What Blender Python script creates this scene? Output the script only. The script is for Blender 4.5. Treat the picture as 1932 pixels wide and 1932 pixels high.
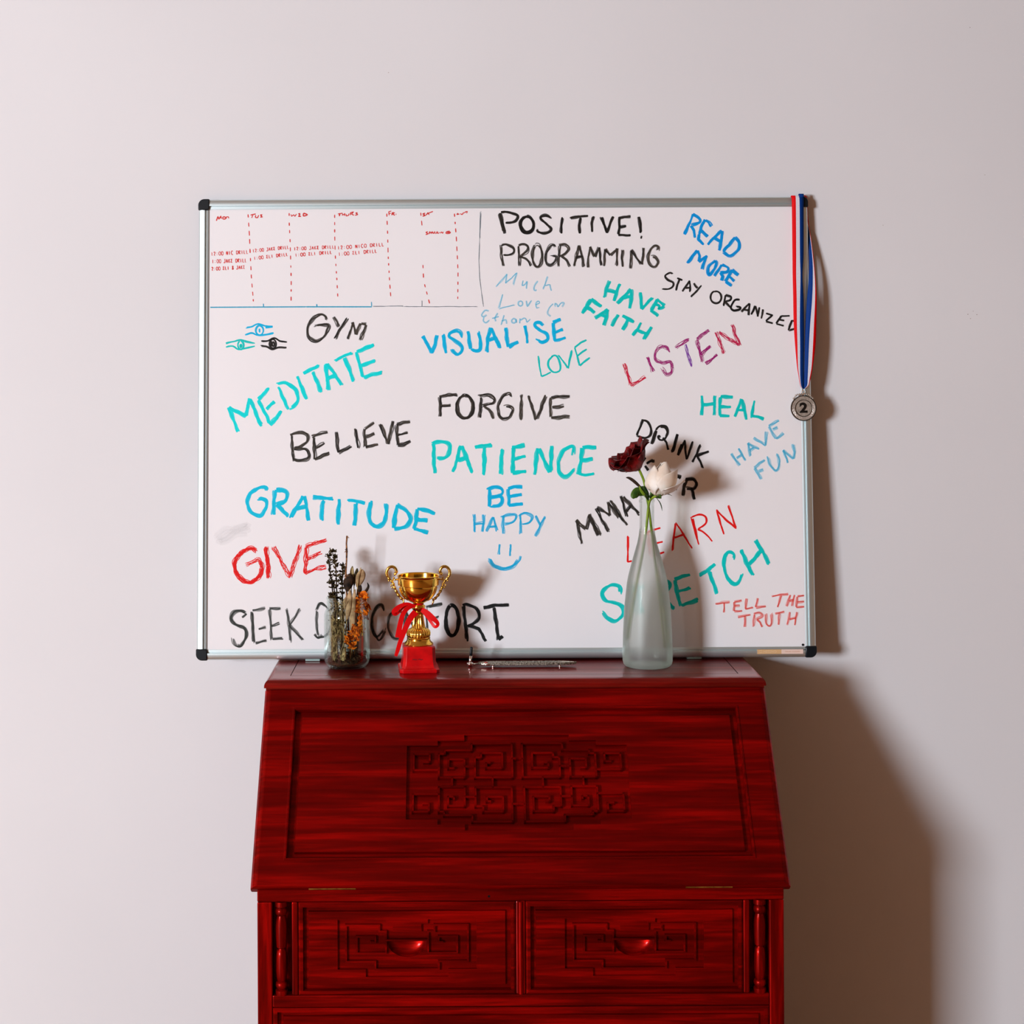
import bpy, bmesh, math, random
from mathutils import Vector, Matrix
from mathutils.geometry import tessellate_polygon

for _o in list(bpy.data.objects):
    bpy.data.objects.remove(_o, do_unlink=True)
S = bpy.context.scene
COL = S.collection
R = math.radians

# ------------------------------------------------------------------ camera
FOC, PX, PY, ROLL = 3000.0, 862.0, 675.0, 0.0052   # focal length and principal point in pixels of the 1932 frame
ZC, DW = 1.64, 3.155                               # camera height, distance camera - wall
cam = bpy.data.cameras.new('camera')
camo = bpy.data.objects.new('camera', cam)
COL.objects.link(camo)
cam.sensor_fit = 'HORIZONTAL'
cam.sensor_width = 36.0
cam.lens = 36.0 * FOC / 1932.0
cam.shift_x = (966 - PX) / 1932.0
cam.shift_y = -(966 - PY) / 1932.0
cam.clip_start = 0.05
camo.location = (0, -DW, ZC)
camo.rotation_euler = (Matrix.Rotation(R(90), 4, 'X') @ Matrix.Rotation(-ROLL, 4, 'Z')).to_euler()
S.camera = camo

# ------------------------------------------------------------------ world, light, exposure
w = bpy.data.worlds.new('room_light')
S.world = w
w.use_nodes = True
bg = w.node_tree.nodes['Background']
bg.inputs[0].default_value = (1.0, 0.72, 0.60, 1)
bg.inputs[1].default_value = 0.02

def area_light(name, loc, target, sx, sy, power, col):
    l = bpy.data.lights.new(name, 'AREA')
    l.shape = 'RECTANGLE'
    l.size, l.size_y = sx, sy
    l.energy = power
    l.color = col
    o = bpy.data.objects.new(name, l)
    COL.objects.link(o)
    o.location = loc
    d = (Vector(target) - Vector(loc)).normalized()
    o.rotation_euler = d.to_track_quat('-Z', 'Y').to_euler()
    return o
# daylight of the far window, to the left behind the camera
area_light('window_daylight', (-5.05, -6.2, 1.95), (0.1, 0.0, 1.1), 1.30, 1.15, 600, (0.815, 0.875, 0.955))

S.view_settings.view_transform = 'Standard'
S.view_settings.look = 'None'
S.view_settings.exposure = 0.0
S.view_settings.gamma = 1.0
S.view_settings.use_curve_mapping = False
S.cycles.use_denoising = True
S.cycles.transparent_max_bounces = 48
S.cycles.max_bounces = 10
S.cycles.caustics_reflective = False
S.cycles.caustics_refractive = False

# ------------------------------------------------------------------ helpers
def pt(px, py, d):
    """pixel of the photograph at distance d in front of the lens -> point of the room"""
    u, v = px - PX, py - PY
    u0, v0 = u - ROLL * v, v + ROLL * u
    return Vector((u0 * d / FOC, d - DW, ZC - v0 * d / FOC))

def ray_plane(px, py, p0, n):
    u, v = px - PX, py - PY
    u0, v0 = u - ROLL * v, v + ROLL * u
    dr = Vector((u0 / FOC, 1.0, -v0 / FOC))
    o = Vector((0, -DW, ZC))
    t = (p0 - o).dot(n) / dr.dot(n)
    return o + dr * t

def lin(r, g, b):
    f = lambda c: (c / 255 / 12.92) if c / 255 <= 0.04045 else ((c / 255 + 0.055) / 1.055) ** 2.4
    return (f(r), f(g), f(b), 1.0)

def prop(o, label=None, cat=None, group=None, kind=None):
    if label: o['label'] = label
    if cat: o['category'] = cat
    if group: o['group'] = group
    if kind: o['kind'] = kind
    return o

def empty(name, loc, label=None, cat=None, group=None, matrix=None, parent=None):
    o = bpy.data.objects.new(name, None)
    COL.objects.link(o)
    o.empty_display_size = 0.02
    if matrix is not None: o.matrix_world = matrix
    else: o.location = loc
    if parent: o.parent = parent
    return prop(o, label, cat, group)

def obj(name, bm, mat, parent=None, smooth=None, bevel=None, label=None, matrix=None, seg=2):
    me = bpy.data.meshes.new(name)
    bmesh.ops.recalc_face_normals(bm, faces=bm.faces)
    bm.to_mesh(me)
    bm.free()
    for m in (mat if isinstance(mat, (list, tuple)) else [mat]):
        me.materials.append(m)
    o = bpy.data.objects.new(name, me)
    COL.objects.link(o)
    if parent: o.parent = parent
    if matrix is not None: o.matrix_local = matrix
    if bevel:
        b = o.modifiers.new('bevel', 'BEVEL')
        b.width = bevel
        b.segments = seg
        b.limit_method = 'ANGLE'
        b.angle_limit = R(40)
    if smooth is not None:
        if smooth >= 180:
            for p in me.polygons: p.use_smooth = True
        else:
            for p in me.polygons: p.use_smooth = True
            try: me.set_sharp_from_angle(angle=R(smooth))
            except Exception: pass
    if label: o['label'] = label
    return o

def box(bm, x0, x1, y0, y1, z0, z1, mi=0):
    vs = [bm.verts.new((x, y, z)) for x in (x0, x1) for y in (y0, y1) for z in (z0, z1)]
    for f in ((0, 1, 3, 2), (4, 6, 7, 5), (0, 4, 5, 1), (2, 3, 7, 6), (0, 2, 6, 4), (1, 5, 7, 3)):
        bm.faces.new([vs[i] for i in f]).material_index = mi
    return vs

def prism(bm, pts, a, b, axis='z'):
    """extrude a 2D outline between a and b"""
    def P(p, t): return {'z': (p[0], p[1], t), 'y': (p[0], t, p[1]), 'x': (t, p[0], p[1])}[axis]
    A = [bm.verts.new(P(p, a)) for p in pts]
    B = [bm.verts.new(P(p, b)) for p in pts]
    n = len(pts)
    for i in range(n):
        bm.faces.new((A[i], A[(i + 1) % n], B[(i + 1) % n], B[i]))
    bm.faces.new(A)
    bm.faces.new(B[::-1])

def lathe(bm, prof, seg=48, cx=0, cy=0, ribs=None, close=True, mi=None):
    """prof: (radius, z[, rib depth]); ribs: number of flutes"""
    rings = []
    for q in prof:
        r, z = q[0], q[1]
        rd = q[2] if len(q) > 2 else 0
        if r < 1e-6:
            rings.append([bm.verts.new((cx, cy, z))])
            continue
        ring = []
        for k in range(seg):
            a = 2 * math.pi * k / seg
            rr = r * (1 - rd * (0.5 + 0.5 * math.cos(a * (ribs or 1))))
            ring.append(bm.verts.new((cx + rr * math.cos(a), cy + rr * math.sin(a), z)))
        rings.append(ring)
    for i in range(len(rings) - 1):
        A, B = rings[i], rings[i + 1]
        for k in range(seg):
            k2 = (k + 1) % seg
            if len(A) == 1 and len(B) == 1: continue
            if len(A) == 1: f = bm.faces.new((A[0], B[k], B[k2]))
            elif len(B) == 1: f = bm.faces.new((A[k], A[k2], B[0]))
            else: f = bm.faces.new((A[k], A[k2], B[k2], B[k]))
            if mi: f.material_index = mi(i)
    if close:
        if len(rings[0]) > 1: bm.faces.new(rings[0][::-1])
        if len(rings[-1]) > 1: bm.faces.new(rings[-1])

def catmull(pts, n=6):
    if len(pts) < 3: return list(pts)
    out = []
    V = [Vector(p) for p in pts]
    V = [V[0] * 2 - V[1]] + V + [V[-1] * 2 - V[-2]]
    for i in range(1, len(V) - 2):
        p0, p1, p2, p3 = V[i - 1], V[i], V[i + 1], V[i + 2]
        for k in range(n):
            t = k / n
            out.append(0.5 * ((2 * p1) + (p2 - p0) * t + (2 * p0 - 5 * p1 + 4 * p2 - p3) * t * t + (3 * p1 - p0 - 3 * p2 + p3) * t ** 3))
    out.append(V[-2])
    return out

def tube(bm, pts, rad, seg=8, cap=True):
    """round bar along pts; rad: number or list"""
    pts = [Vector(p) for p in pts]
    n = len(pts)
    rad = rad if isinstance(rad, (list, tuple)) else [rad] * n
    rings = []
    up = Vector((0.31, 0.17, 0.93)).normalized()
    for i, p in enumerate(pts):
        t = (pts[min(i + 1, n - 1)] - pts[max(i - 1, 0)]).normalized()
        a = t.cross(up)
        if a.length < 1e-3: a = t.cross(Vector((1, 0, 0)))
        a.normalize()
        b = t.cross(a).normalized()
        up = (b if False else up)
        rings.append([bm.verts.new(p + (a * math.cos(2 * math.pi * k / seg) + b * math.sin(2 * math.pi * k / seg)) * rad[i]) for k in range(seg)])
    for i in range(n - 1):
        for k in range(seg):
            k2 = (k + 1) % seg
            bm.faces.new((rings[i][k], rings[i][k2], rings[i + 1][k2], rings[i + 1][k]))
    if cap:
        bm.faces.new(rings[0][::-1])
        bm.faces.new(rings[-1])

def blob(bm, c, r, sub=2, scale=(1, 1, 1)):
    m = Matrix.Translation(c) @ Matrix.Diagonal((*scale, 1))
    bmesh.ops.create_icosphere(bm, subdivisions=sub, radius=r, matrix=m)

# ------------------------------------------------------------------ materials
def mat(name, col=(0.8, 0.8, 0.8, 1), rough=0.5, metal=0.0, spec=0.5, **kw):
    m = bpy.data.materials.new(name)
    m.use_nodes = True
    p = m.node_tree.nodes['Principled BSDF']
    p.inputs['Base Color'].default_value = col
    p.inputs['Roughness'].default_value = rough
    p.inputs['Metallic'].default_value = metal
    p.inputs['Specular IOR Level'].default_value = spec
    for k, v in kw.items():
        p.inputs[k.replace('_', ' ')].default_value = v
    return m

def noisy(m, c1, c2, scale=8, detail=4, mapping=(1, 1, 1), lo=0.35, hi=0.65, bump=0.0, bscale=None, bdist=0.001):
    """vary the base colour with object-space noise, optional bump"""
    nt = m.node_tree
    p = nt.nodes['Principled BSDF']
    tc = nt.nodes.new('ShaderNodeTexCoord')
    mp = nt.nodes.new('ShaderNodeMapping')
    mp.inputs['Scale'].default_value = mapping
    nt.links.new(tc.outputs['Object'], mp.inputs[0])
    n = nt.nodes.new('ShaderNodeTexNoise')
    n.inputs['Scale'].default_value = scale
    n.inputs['Detail'].default_value = detail
    nt.links.new(mp.outputs[0], n.inputs['Vector'])
    r = nt.nodes.new('ShaderNodeValToRGB')
    r.color_ramp.elements[0].position = lo
    r.color_ramp.elements[1].position = hi
    r.color_ramp.elements[0].color = c1
    r.color_ramp.elements[1].color = c2
    nt.links.new(n.outputs[0], r.inputs[0])
    nt.links.new(r.outputs[0], p.inputs['Base Color'])
    if bump:
        n2 = nt.nodes.new('ShaderNodeTexNoise')
        n2.inputs['Scale'].default_value = bscale or scale
        n2.inputs['Detail'].default_value = 3
        nt.links.new(mp.outputs[0], n2.inputs['Vector'])
        b = nt.nodes.new('ShaderNodeBump')
        b.inputs['Strength'].default_value = bump
        b.inputs['Distance'].default_value = bdist
        nt.links.new(n2.outputs[0], b.inputs['Height'])
        nt.links.new(b.outputs[0], p.inputs['Normal'])
    return m

M = {}
M['wall'] = noisy(mat('wall_paint', rough=0.75, spec=0.2), (0.79, 0.775, 0.785, 1), (0.82, 0.805, 0.815, 1), 1.5, 3, bump=0.15, bscale=260, bdist=0.0006)
M['floor'] = noisy(mat('floor_wood', rough=0.4), (0.26, 0.115, 0.045, 1), (0.42, 0.20, 0.085, 1), 3, 5, (1, 8, 1))
M['board'] = noisy(mat('board_enamel', rough=0.38, spec=0.3), (0.93, 0.905, 0.915, 1), (0.95, 0.925, 0.935, 1), 3, 2)
M['alu'] = mat('aluminium', (0.74, 0.85, 0.86, 1), 0.42, 0.95)
M['black'] = mat('black_plastic', (0.004, 0.007, 0.010, 1), 0.35, spec=0.4)
M['dark'] = mat('dark_gap', (0.006, 0.003, 0.003, 1), 0.8, spec=0.1)

def wood(name, sc, dark, mid, bright, coat=0.10):
    m = mat(name, rough=0.42, spec=0.5, metal=0.6)
    nt = m.node_tree
    p = nt.nodes['Principled BSDF']
    p.inputs['Specular Tint'].default_value = (1.0, 0.10, 0.06, 1)
    p.inputs['Coat Weight'].default_value = coat
    p.inputs['Coat Roughness'].default_value = 0.12
    p.inputs['Coat IOR'].default_value = 1.5
    tc = nt.nodes.new('ShaderNodeTexCoord')
    def nz(scale, mul, detail, dist=0.0):
        mp = nt.nodes.new('ShaderNodeMapping')
        mp.inputs['Scale'].default_value = [a * mul for a in scale]
        nt.links.new(tc.outputs['Object'], mp.inputs[0])
        n = nt.nodes.new('ShaderNodeTexNoise')
        n.inputs['Scale'].default_value = 1.0
        n.inputs['Detail'].default_value = detail
        n.inputs['Distortion'].default_value = dist
        nt.links.new(mp.outputs[0], n.inputs['Vector'])
        return n
    a, b = nz(sc, 1.0, 5, 0.5), nz(sc, 4.5, 3, 0.2)
    mx = nt.nodes.new('ShaderNodeMath')
    mx.operation = 'MULTIPLY_ADD'
    nt.links.new(b.outputs[0], mx.inputs[0])
    mx.inputs[1].default_value = 0.4
    nt.links.new(a.outputs[0], mx.inputs[2])
    r = nt.nodes.new('ShaderNodeValToRGB')
    e = r.color_ramp.elements
    e[0].position, e[0].color = 0.50, dark
    e[1].position, e[1].color = 0.95, bright
    x = e.new(0.70)
    x.color = mid
    nt.links.new(mx.outputs[0], r.inputs[0])
    nt.links.new(r.outputs[0], p.inputs['Base Color'])
    bp = nt.nodes.new('ShaderNodeBump')
    bp.inputs['Strength'].default_value = 0.12
    bp.inputs['Distance'].default_value = 0.0008
    nt.links.new(mx.outputs[0], bp.inputs['Height'])
    nt.links.new(bp.outputs[0], p.inputs['Normal'])
    return m
WD, WM, WB = (0.095, 0.0006, 0.0004, 1), (0.205, 0.0011, 0.0007, 1), (0.50, 0.0028, 0.0015, 1)
M['wood_h'] = wood('mahogany_horizontal', (3.2, 60, 60), WD, WM, WB)      # grain along x
M['wood_v'] = wood('mahogany_vertical', (55, 55, 4), WD, WM, WB)        # grain along z
M['wood_s'] = wood('mahogany_flap', (2.4, 46, 46), (0.105, 0.0006, 0.0004, 1), (0.20, 0.0011, 0.0007, 1), (0.46, 0.0028, 0.0015, 1))
M['wood_t'] = wood('mahogany_top', (4, 55, 55), (0.11, 0.0030, 0.0020, 1), (0.19, 0.005, 0.003, 1), (0.30, 0.008, 0.005, 1), 0.8)
M['brass'] = noisy(mat('brass', rough=0.35, metal=1.0), (0.35, 0.20, 0.04, 1), (0.75, 0.50, 0.12, 1), 60)

def ink_mat():
    m = bpy.data.materials.new('marker_ink')
    m.use_nodes = True
    nt = m.node_tree
    p = nt.nodes['Principled BSDF']
    p.inputs['Roughness'].default_value = 0.5
    p.inputs['Specular IOR Level'].default_value = 0.2
    at = nt.nodes.new('ShaderNodeAttribute')
    at.attribute_name = 'ink'
    uv = nt.nodes.new('ShaderNodeUVMap')
    uv.uv_map = 'stroke'
    mp = nt.nodes.new('ShaderNodeMapping')
    mp.inputs['Scale'].default_value = (45, 3.0, 1)
    nt.links.new(uv.outputs[0], mp.inputs[0])
    n = nt.nodes.new('ShaderNodeTexNoise')
    n.inputs['Scale'].default_value = 1.0
    n.inputs['Detail'].default_value = 3
    nt.links.new(mp.outputs[0], n.inputs['Vector'])
    mr = nt.nodes.new('ShaderNodeMapRange')
    mr.inputs['From Min'].default_value = 0.30
    mr.inputs['From Max'].default_value = 0.55
    mr.inputs['To Min'].default_value = 0.62
    mr.inputs['To Max'].default_value = 1.0
    nt.links.new(n.outputs[0], mr.inputs['Value'])
    mu = nt.nodes.new('ShaderNodeMath')
    mu.operation = 'MULTIPLY'
    nt.links.new(at.outputs['Alpha'], mu.inputs[0])
    nt.links.new(mr.outputs[0], mu.inputs[1])
    nt.links.new(at.outputs['Color'], p.inputs['Base Color'])
    nt.links.new(mu.outputs[0], p.inputs['Alpha'])
    return m
M['ink'] = ink_mat()

# ------------------------------------------------------------------ the room
M['ceiling'] = mat('ceiling_paint', (0.50, 0.38, 0.29, 1), 0.9)
M['plaster'] = mat('far_wall_paint', (0.36, 0.215, 0.13, 1), 0.9)
M['dim'] = mat('darkened_front_wall', (0.05, 0.035, 0.03, 1), 0.9)  # unseen front wall, coloured dark so the gold cup reflects a dim room
def shell(name, m, *b):
    bm_ = bmesh.new(); box(bm_, *b)
    return prop(obj(name, bm_, m), kind='structure')
wall = shell('wall_back', M['wall'], -6.6, 3.4, 0.0, 0.12, 0, 2.75)
shell('wall_left', M['plaster'], -6.72, -6.6, -7.0, 0.12, 0, 2.75)
shell('wall_right', M['plaster'], 3.4, 3.52, -7.0, 0.12, 0, 2.75)
shell('wall_front', M['dim'], -6.72, 3.52, -7.12, -7.0, 0, 2.75)
shell('floor', M['floor'], -6.72, 3.52, -7.12, 0.12, -0.1, 0.0)
shell('ceiling', M['ceiling'], -6.72, 3.52, -7.12, 0.12, 2.75, 2.85)
# scuffs and nail pricks in the paint, right of the board
bm = bmesh.new()
for (x, y, r) in ((1826, 593, .7), (1843, 593.5, .7), (1831, 601, .6), (1836, 587, .5), (1858, 330, .5), (1830, 52, .6), (733, 137, .6), (1666, 425, .5)):
    c = pt(x, y, DW)
    prism(bm, [(c.x + r * .0011 * math.cos(k), c.z + r * .0011 * math.sin(k)) for k in (0, 1.05, 2.1, 3.15, 4.2, 5.25)], -0.0004, 0.001, 'y')
obj('scuff_mark', bm, mat('scuff', (0.20, 0.10, 0.05, 1), 0.8), wall)
# ------------------------------------------------------------------ whiteboard
DBOT, DTOP = 3.074, 3.1315
BX0, BW, BH = -0.5072, 1.2000, 0.899
ZB = pt(862, 1243.5, DBOT).z
LT = math.atan2(DTOP - DBOT, 0.897)
bo = Vector((BX0, DBOT - DW, ZB))
ux, uy = Vector((1, 0, 0)), Vector((0, math.sin(LT), math.cos(LT)))
uz = ux.cross(uy)
BMAT = Matrix(((ux.x, uy.x, uz.x, bo.x), (ux.y, uy.y, uz.y, bo.y), (ux.z, uy.z, uz.z, bo.z), (0, 0, 0, 1)))
board = empty('whiteboard', None, 'aluminium framed whiteboard covered in coloured handwriting, standing on the red desk', 'whiteboard', matrix=BMAT)
SURF = -0.0055           # writing surface lies behind the front of the frame
P_SURF = bo + uz * SURF
def bl(px, py):
    """pixel -> local (x, y) on the writing surface"""
    q = ray_plane(px, py, P_SURF, uz) - bo
    return (q.dot(ux), q.dot(uy))

bm = bmesh.new(); box(bm, 0.012, BW - 0.012, 0.012, BH - 0.012, -0.018, SURF)
surf = obj('writing_surface', bm, M['board'], board)
FWD = 0.0200
prof = [(0.0, SURF - .002), (0.0, SURF + .0016), (.0030, SURF + .0024), (.0046, SURF + .0024), (.0050, SURF + .0008), (.0064, SURF + .0008), (.0068, -.0004), (.0082, .0),
        (.0165, -.0020), (.0186, -.0034), (.0200, -.0068), (.0200, -.0190), (0.0, -.0190)]
def rail(L, a, f):
    b_ = bmesh.new()
    n = len(prof)
    A = [b_.verts.new(f(a, o, h)) for o, h in prof]
    B = [b_.verts.new(f(L, o, h)) for o, h in prof]
    for i in range(n):
        b_.faces.new((A[i], A[(i + 1) % n], B[(i + 1) % n], B[i]))
    b_.faces.new(A); b_.faces.new(B[::-1])
    return b_
CP = 0.0215
obj('frame_rail', rail(BW - CP, CP, lambda t, o, h: (t, FWD - o, h)), M['alu'], board, 35)
obj('frame_rail', rail(BW - CP, CP, lambda t, o, h: (t, BH - FWD + o, h)), M['alu'], board, 35)
obj('frame_rail', rail(BH - CP, CP, lambda t, o, h: (FWD - o, t, h)), M['alu'], board, 35)
obj('frame_rail', rail(BH - CP, CP, lambda t, o, h: (BW - FWD + o, t, h)), M['alu'], board, 35)
for sx in (0, 1):
    for sy in (0, 1):
        rr = 0.0115
        pts = [(CP, -.0006), (CP, CP - .003), (CP - .003, CP), (-.0006, CP)]
        pts += [(rr - (rr + .0006) * math.cos(a), rr - (rr + .0006) * math.sin(a)) for a in [i * math.pi / 2 / 8 for i in range(0, 9)]]
        pts = [((BW - x) if sx else x, (BH - y) if sy else y) for x, y in pts]
        bm = bmesh.new(); prism(bm, pts, -.0195, .0012)
        obj('corner_cap', bm, M['black'], board, 35, bevel=.0018)
# feet pads that carry the bottom rail
for px in (590, 1310):
    x, _ = bl(px, 1240)
    bm = bmesh.new(); box(bm, x - .014, x + .014, -.0026, .0005, -.019, -.004)
    obj('foot_pad', bm, mat('clear_pad', (0.42, 0.55, 0.52, 1), 0.4), board, bevel=.0006)
# fixing screw
x, y = bl(1514.7, 1216.5)
bm = bmesh.new(); lathe(bm, [(.0023, SURF), (.0023, SURF + .0012), (.0014, SURF + .002), (0, SURF + .002)], 16, x, y)
obj('screw', bm, M['black'], board, 40)
# maker's sticker
x0, y0 = bl(1428, 1236.2); x1, y1 = bl(1514.3, 1228.0); xm = x0 + (x1 - x0) * .525
SZ = .0003
bm = bmesh.new(); box(bm, x0, xm, .0068, .0153, -.0024, SZ)
st = obj('sticker', bm, mat('sticker_tan', lin(222, 178, 128), 0.5), board, label='tan and cream maker sticker on the bottom rail')
bm = bmesh.new(); box(bm, xm, x1, .0068, .0153, -.0024, SZ)
obj('sticker_half', bm, mat('sticker_cream', lin(243, 212, 196), 0.5), st)
def text_mesh(name, body, size, matl, parent, loc, rot=(0, 0, 0), ext=0.0002, ax='CENTER', sx=1.0, bold=0.0):
    cu = bpy.data.curves.new(name, 'FONT')
    cu.body = body; cu.size = size; cu.extrude = ext; cu.align_x = ax; cu.align_y = 'CENTER'; cu.offset = bold
    t = bpy.data.objects.new(name + '_tmp', cu)
    COL.objects.link(t)
    dg = bpy.context.evaluated_depsgraph_get()
    me = bpy.data.meshes.new_from_object(t.evaluated_get(dg))
    bpy.data.objects.remove(t, do_unlink=True)
    me.materials.clear(); me.materials.append(matl)
    o = bpy.data.objects.new(name, me)
    COL.objects.link(o)
    o.parent = parent; o.location = loc; o.rotation_euler = rot; o.scale = (sx, 1, 1)
    return o
text_mesh('sticker_lettering', '\u25A1 HESSNO', .0068, mat('sticker_pale', lin(238, 205, 160), 0.5), st, ((x0 + xm) / 2 - .003, .0110, SZ + .0001))
text_mesh('sticker_small_print', 'VISUAL SYSTEMS', .0034, mat('sticker_brown', lin(222, 178, 150), 0.5), st, ((xm + x1) / 2, .0110, SZ + .0001), sx=1.15)

# ------------------------------------------------------------------ handwriting
CROP = {'A': (360, 350, 300), 'B': (620, 350, 320), 'C': (900, 380, 360), 'D': (1200, 360, 360), 'E': (400, 580, 360), 'F': (760, 580, 360),
        'G': (1080, 560, 360), 'H': (400, 880, 360), 'I': (720, 900, 360), 'J': (1070, 780, 280), 'K': (1070, 1000, 280), 'L': (1300, 700, 320),
        'M': (1300, 980, 320), 'N': (580, 1000, 300), 'P': (0, 0, 1932)}
def parse(s, c):
    """stroke string -> list of pixel polylines.  ~ smooth, o ellipse, @X other sheet"""
    out = []
    for t in s.split('|'):
        t = t.strip()
        if not t: continue
        if t[0] == '@':
            c, t = t[1], t[2:].strip()
        ox, oy, sz = CROP[c]
        k = sz / 1932
        sm = t[0] == '~'
        if t[0] == 'o':
            cx, cy, rx, ry = [float(q) for q in t[1:].split(',')]
            pts = [(cx + rx * math.cos(a), cy + ry * math.sin(a)) for a in [-1.9 + i * (2 * math.pi + .25) / 26 for i in range(27)]]
            sm = False
        else:
            pts = [tuple(float(q) for q in w_.split(',')) for w_ in t.lstrip('~').split()]
        pts = [Vector((ox + x * k, oy + y * k)) for x, y in pts]
        if sm: pts = catmull(pts, 6)
        out.append(pts)
    return out

PXM = 1 / 971.0      # metres per pixel on the board
# style: passes, width of one pass (share), spread, alpha, jitter, colour jitter
STY = {'solid': (5, .50, .52, .92, .12, .25), 'streak': (6, .36, .66, .78, .17, .9), 'thin': (8, .21, .84, .84, .22, .3),
       'mark': (3, .60, .30, .90, .10, .3), 'fine': (1, 1.0, 0, .92, .0, .1), 'faint': (3, .60, .4, .30, .12, .2), 'wash': (4, .48, .55, .42, .15, .2), 'ghost': (4, .5, .6, .03, .12, .2), 'pale': (4, .45, .58, .60, .15, .2)}
def ribbon(bm, uvl, cl, pts, wid, z, col, rnd):
    n = len(pts)
    if n < 2: return
    L = 0; Lp = None; Rp = None; lu = 0
    for i in range(n):
        t = pts[min(i + 1, n - 1)] - pts[max(i - 1, 0)]
        if t.length < 1e-9: t = Vector((1, 0))
        nr = Vector((-t.y, t.x)).normalized()
        if i: L += (pts[i] - pts[i - 1]).length
        e = min(i, n - 1 - i)
        ww = wid * (0.62 if e == 0 else 1.0) * (1 + rnd.uniform(-.07, .07))
        a = bm.verts.new((*(pts[i] + nr * ww / 2), z)); b = bm.verts.new((*(pts[i] - nr * ww / 2), z))
        if i:
            f = bm.faces.new((Lp, Rp, b, a))
            for lp, q in zip(f.loops, ((lu, 0), (lu, 1), (L, 1), (L, 0))):
                lp[uvl].uv = (q[0] + z * 9e4, q[1] * wid * 900 + z * 5e4)
                lp[cl] = col
        Lp, Rp, lu = a, b, L
def resample(pts, step):
    out = [pts[0]]
    for i in range(1, len(pts)):
        d = (pts[i] - pts[i - 1]).length
        k = max(1, int(d / step))
        for j in range(1, k + 1): out.append(pts[i - 1].lerp(pts[i], j / k))
    return out
NW = [0]
def write(label, col, wpx, sty, crop, s, dash=None):
    rnd = random.Random(NW[0] + 11)
    NW[0] += 1
    np_, wp, spread, alpha, jit, cj = STY[sty]
    bm = bmesh.new()
    uvl = bm.loops.layers.uv.new('stroke')
    cl = bm.loops.layers.float_color.new('ink')
    k = 0
    W = wpx * PXM
    base = col
    strokes = parse(s, crop) if isinstance(s, str) else s
    for st_ in strokes:
        P = resample([Vector(bl(p.x, p.y)) for p in st_], .0016)
        segs = [P]
        if dash:
            segs = []; acc = 0; cur = []
            on, off = dash
            nxt = on
            draw = True
            for i in range(1, len(P)):
                acc += (P[i] - P[i - 1]).length
                if draw: cur.append(P[i])
                if acc > nxt:
                    if draw and len(cur) > 1: segs.append(cur)
                    cur = []; draw = not draw; acc = 0
                    nxt = (on if draw else off) * rnd.uniform(.7, 1.3)
        for P in segs:
            for q in range(np_):
                o = ((q / (np_ - 1)) - .5) * W * spread if np_ > 1 else 0
                o *= rnd.choice((1, 1, -1))
                ph, ph2 = rnd.uniform(0, 6.3), rnd.uniform(0, 6.3)
                L = 0; Q = []
                n = len(P)
                c0 = int(rnd.uniform(0, .06) * n * (jit > 0)); c1 = n - int(rnd.uniform(0, .08) * n * (jit > 0))
                for i in range(n):
                    t = P[min(i + 1, n - 1)] - P[max(i - 1, 0)]
                    if t.length < 1e-9: t = Vector((1, 0))
                    nr = Vector((-t.y, t.x)).normalized()
                    if i: L += (P[i] - P[i - 1]).length
                    if c0 <= i < c1: Q.append(P[i] + nr * (o + W * jit * (math.sin(L * 130 + ph) + .5 * math.sin(L * 310 + ph2))))
                f = rnd.uniform(0, 1) * cj
                if col == BLK: c = [BLK[i] * (1 - f) + GRY[i] * f for i in range(3)]
                else: c = [min(1, base[i] * (1 - .20 * f)) for i in range(3)]
                k += 1
                ribbon(bm, uvl, cl, Q, W * wp * rnd.uniform(.85, 1.15), SURF + .00012 + k * 6e-6, (*c, alpha * rnd.uniform(.85, 1.0)), rnd)
    o = obj('handwriting', bm, M['ink'], surf, label=label)
    return o
BLK, GRY = (.006, .005, .005), (.11, .09, .07)
CYA, TEAL, BLU, LBL = (.0, .92, .92), (.0, .76, .71), (.0, .62, 1.0), (.08, .66, .92)
DBL, RED, LRED, GRA = (.0, .40, .95), (1.0, .010, .008), (.95, .07, .045), (.055, .062, .055)

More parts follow.
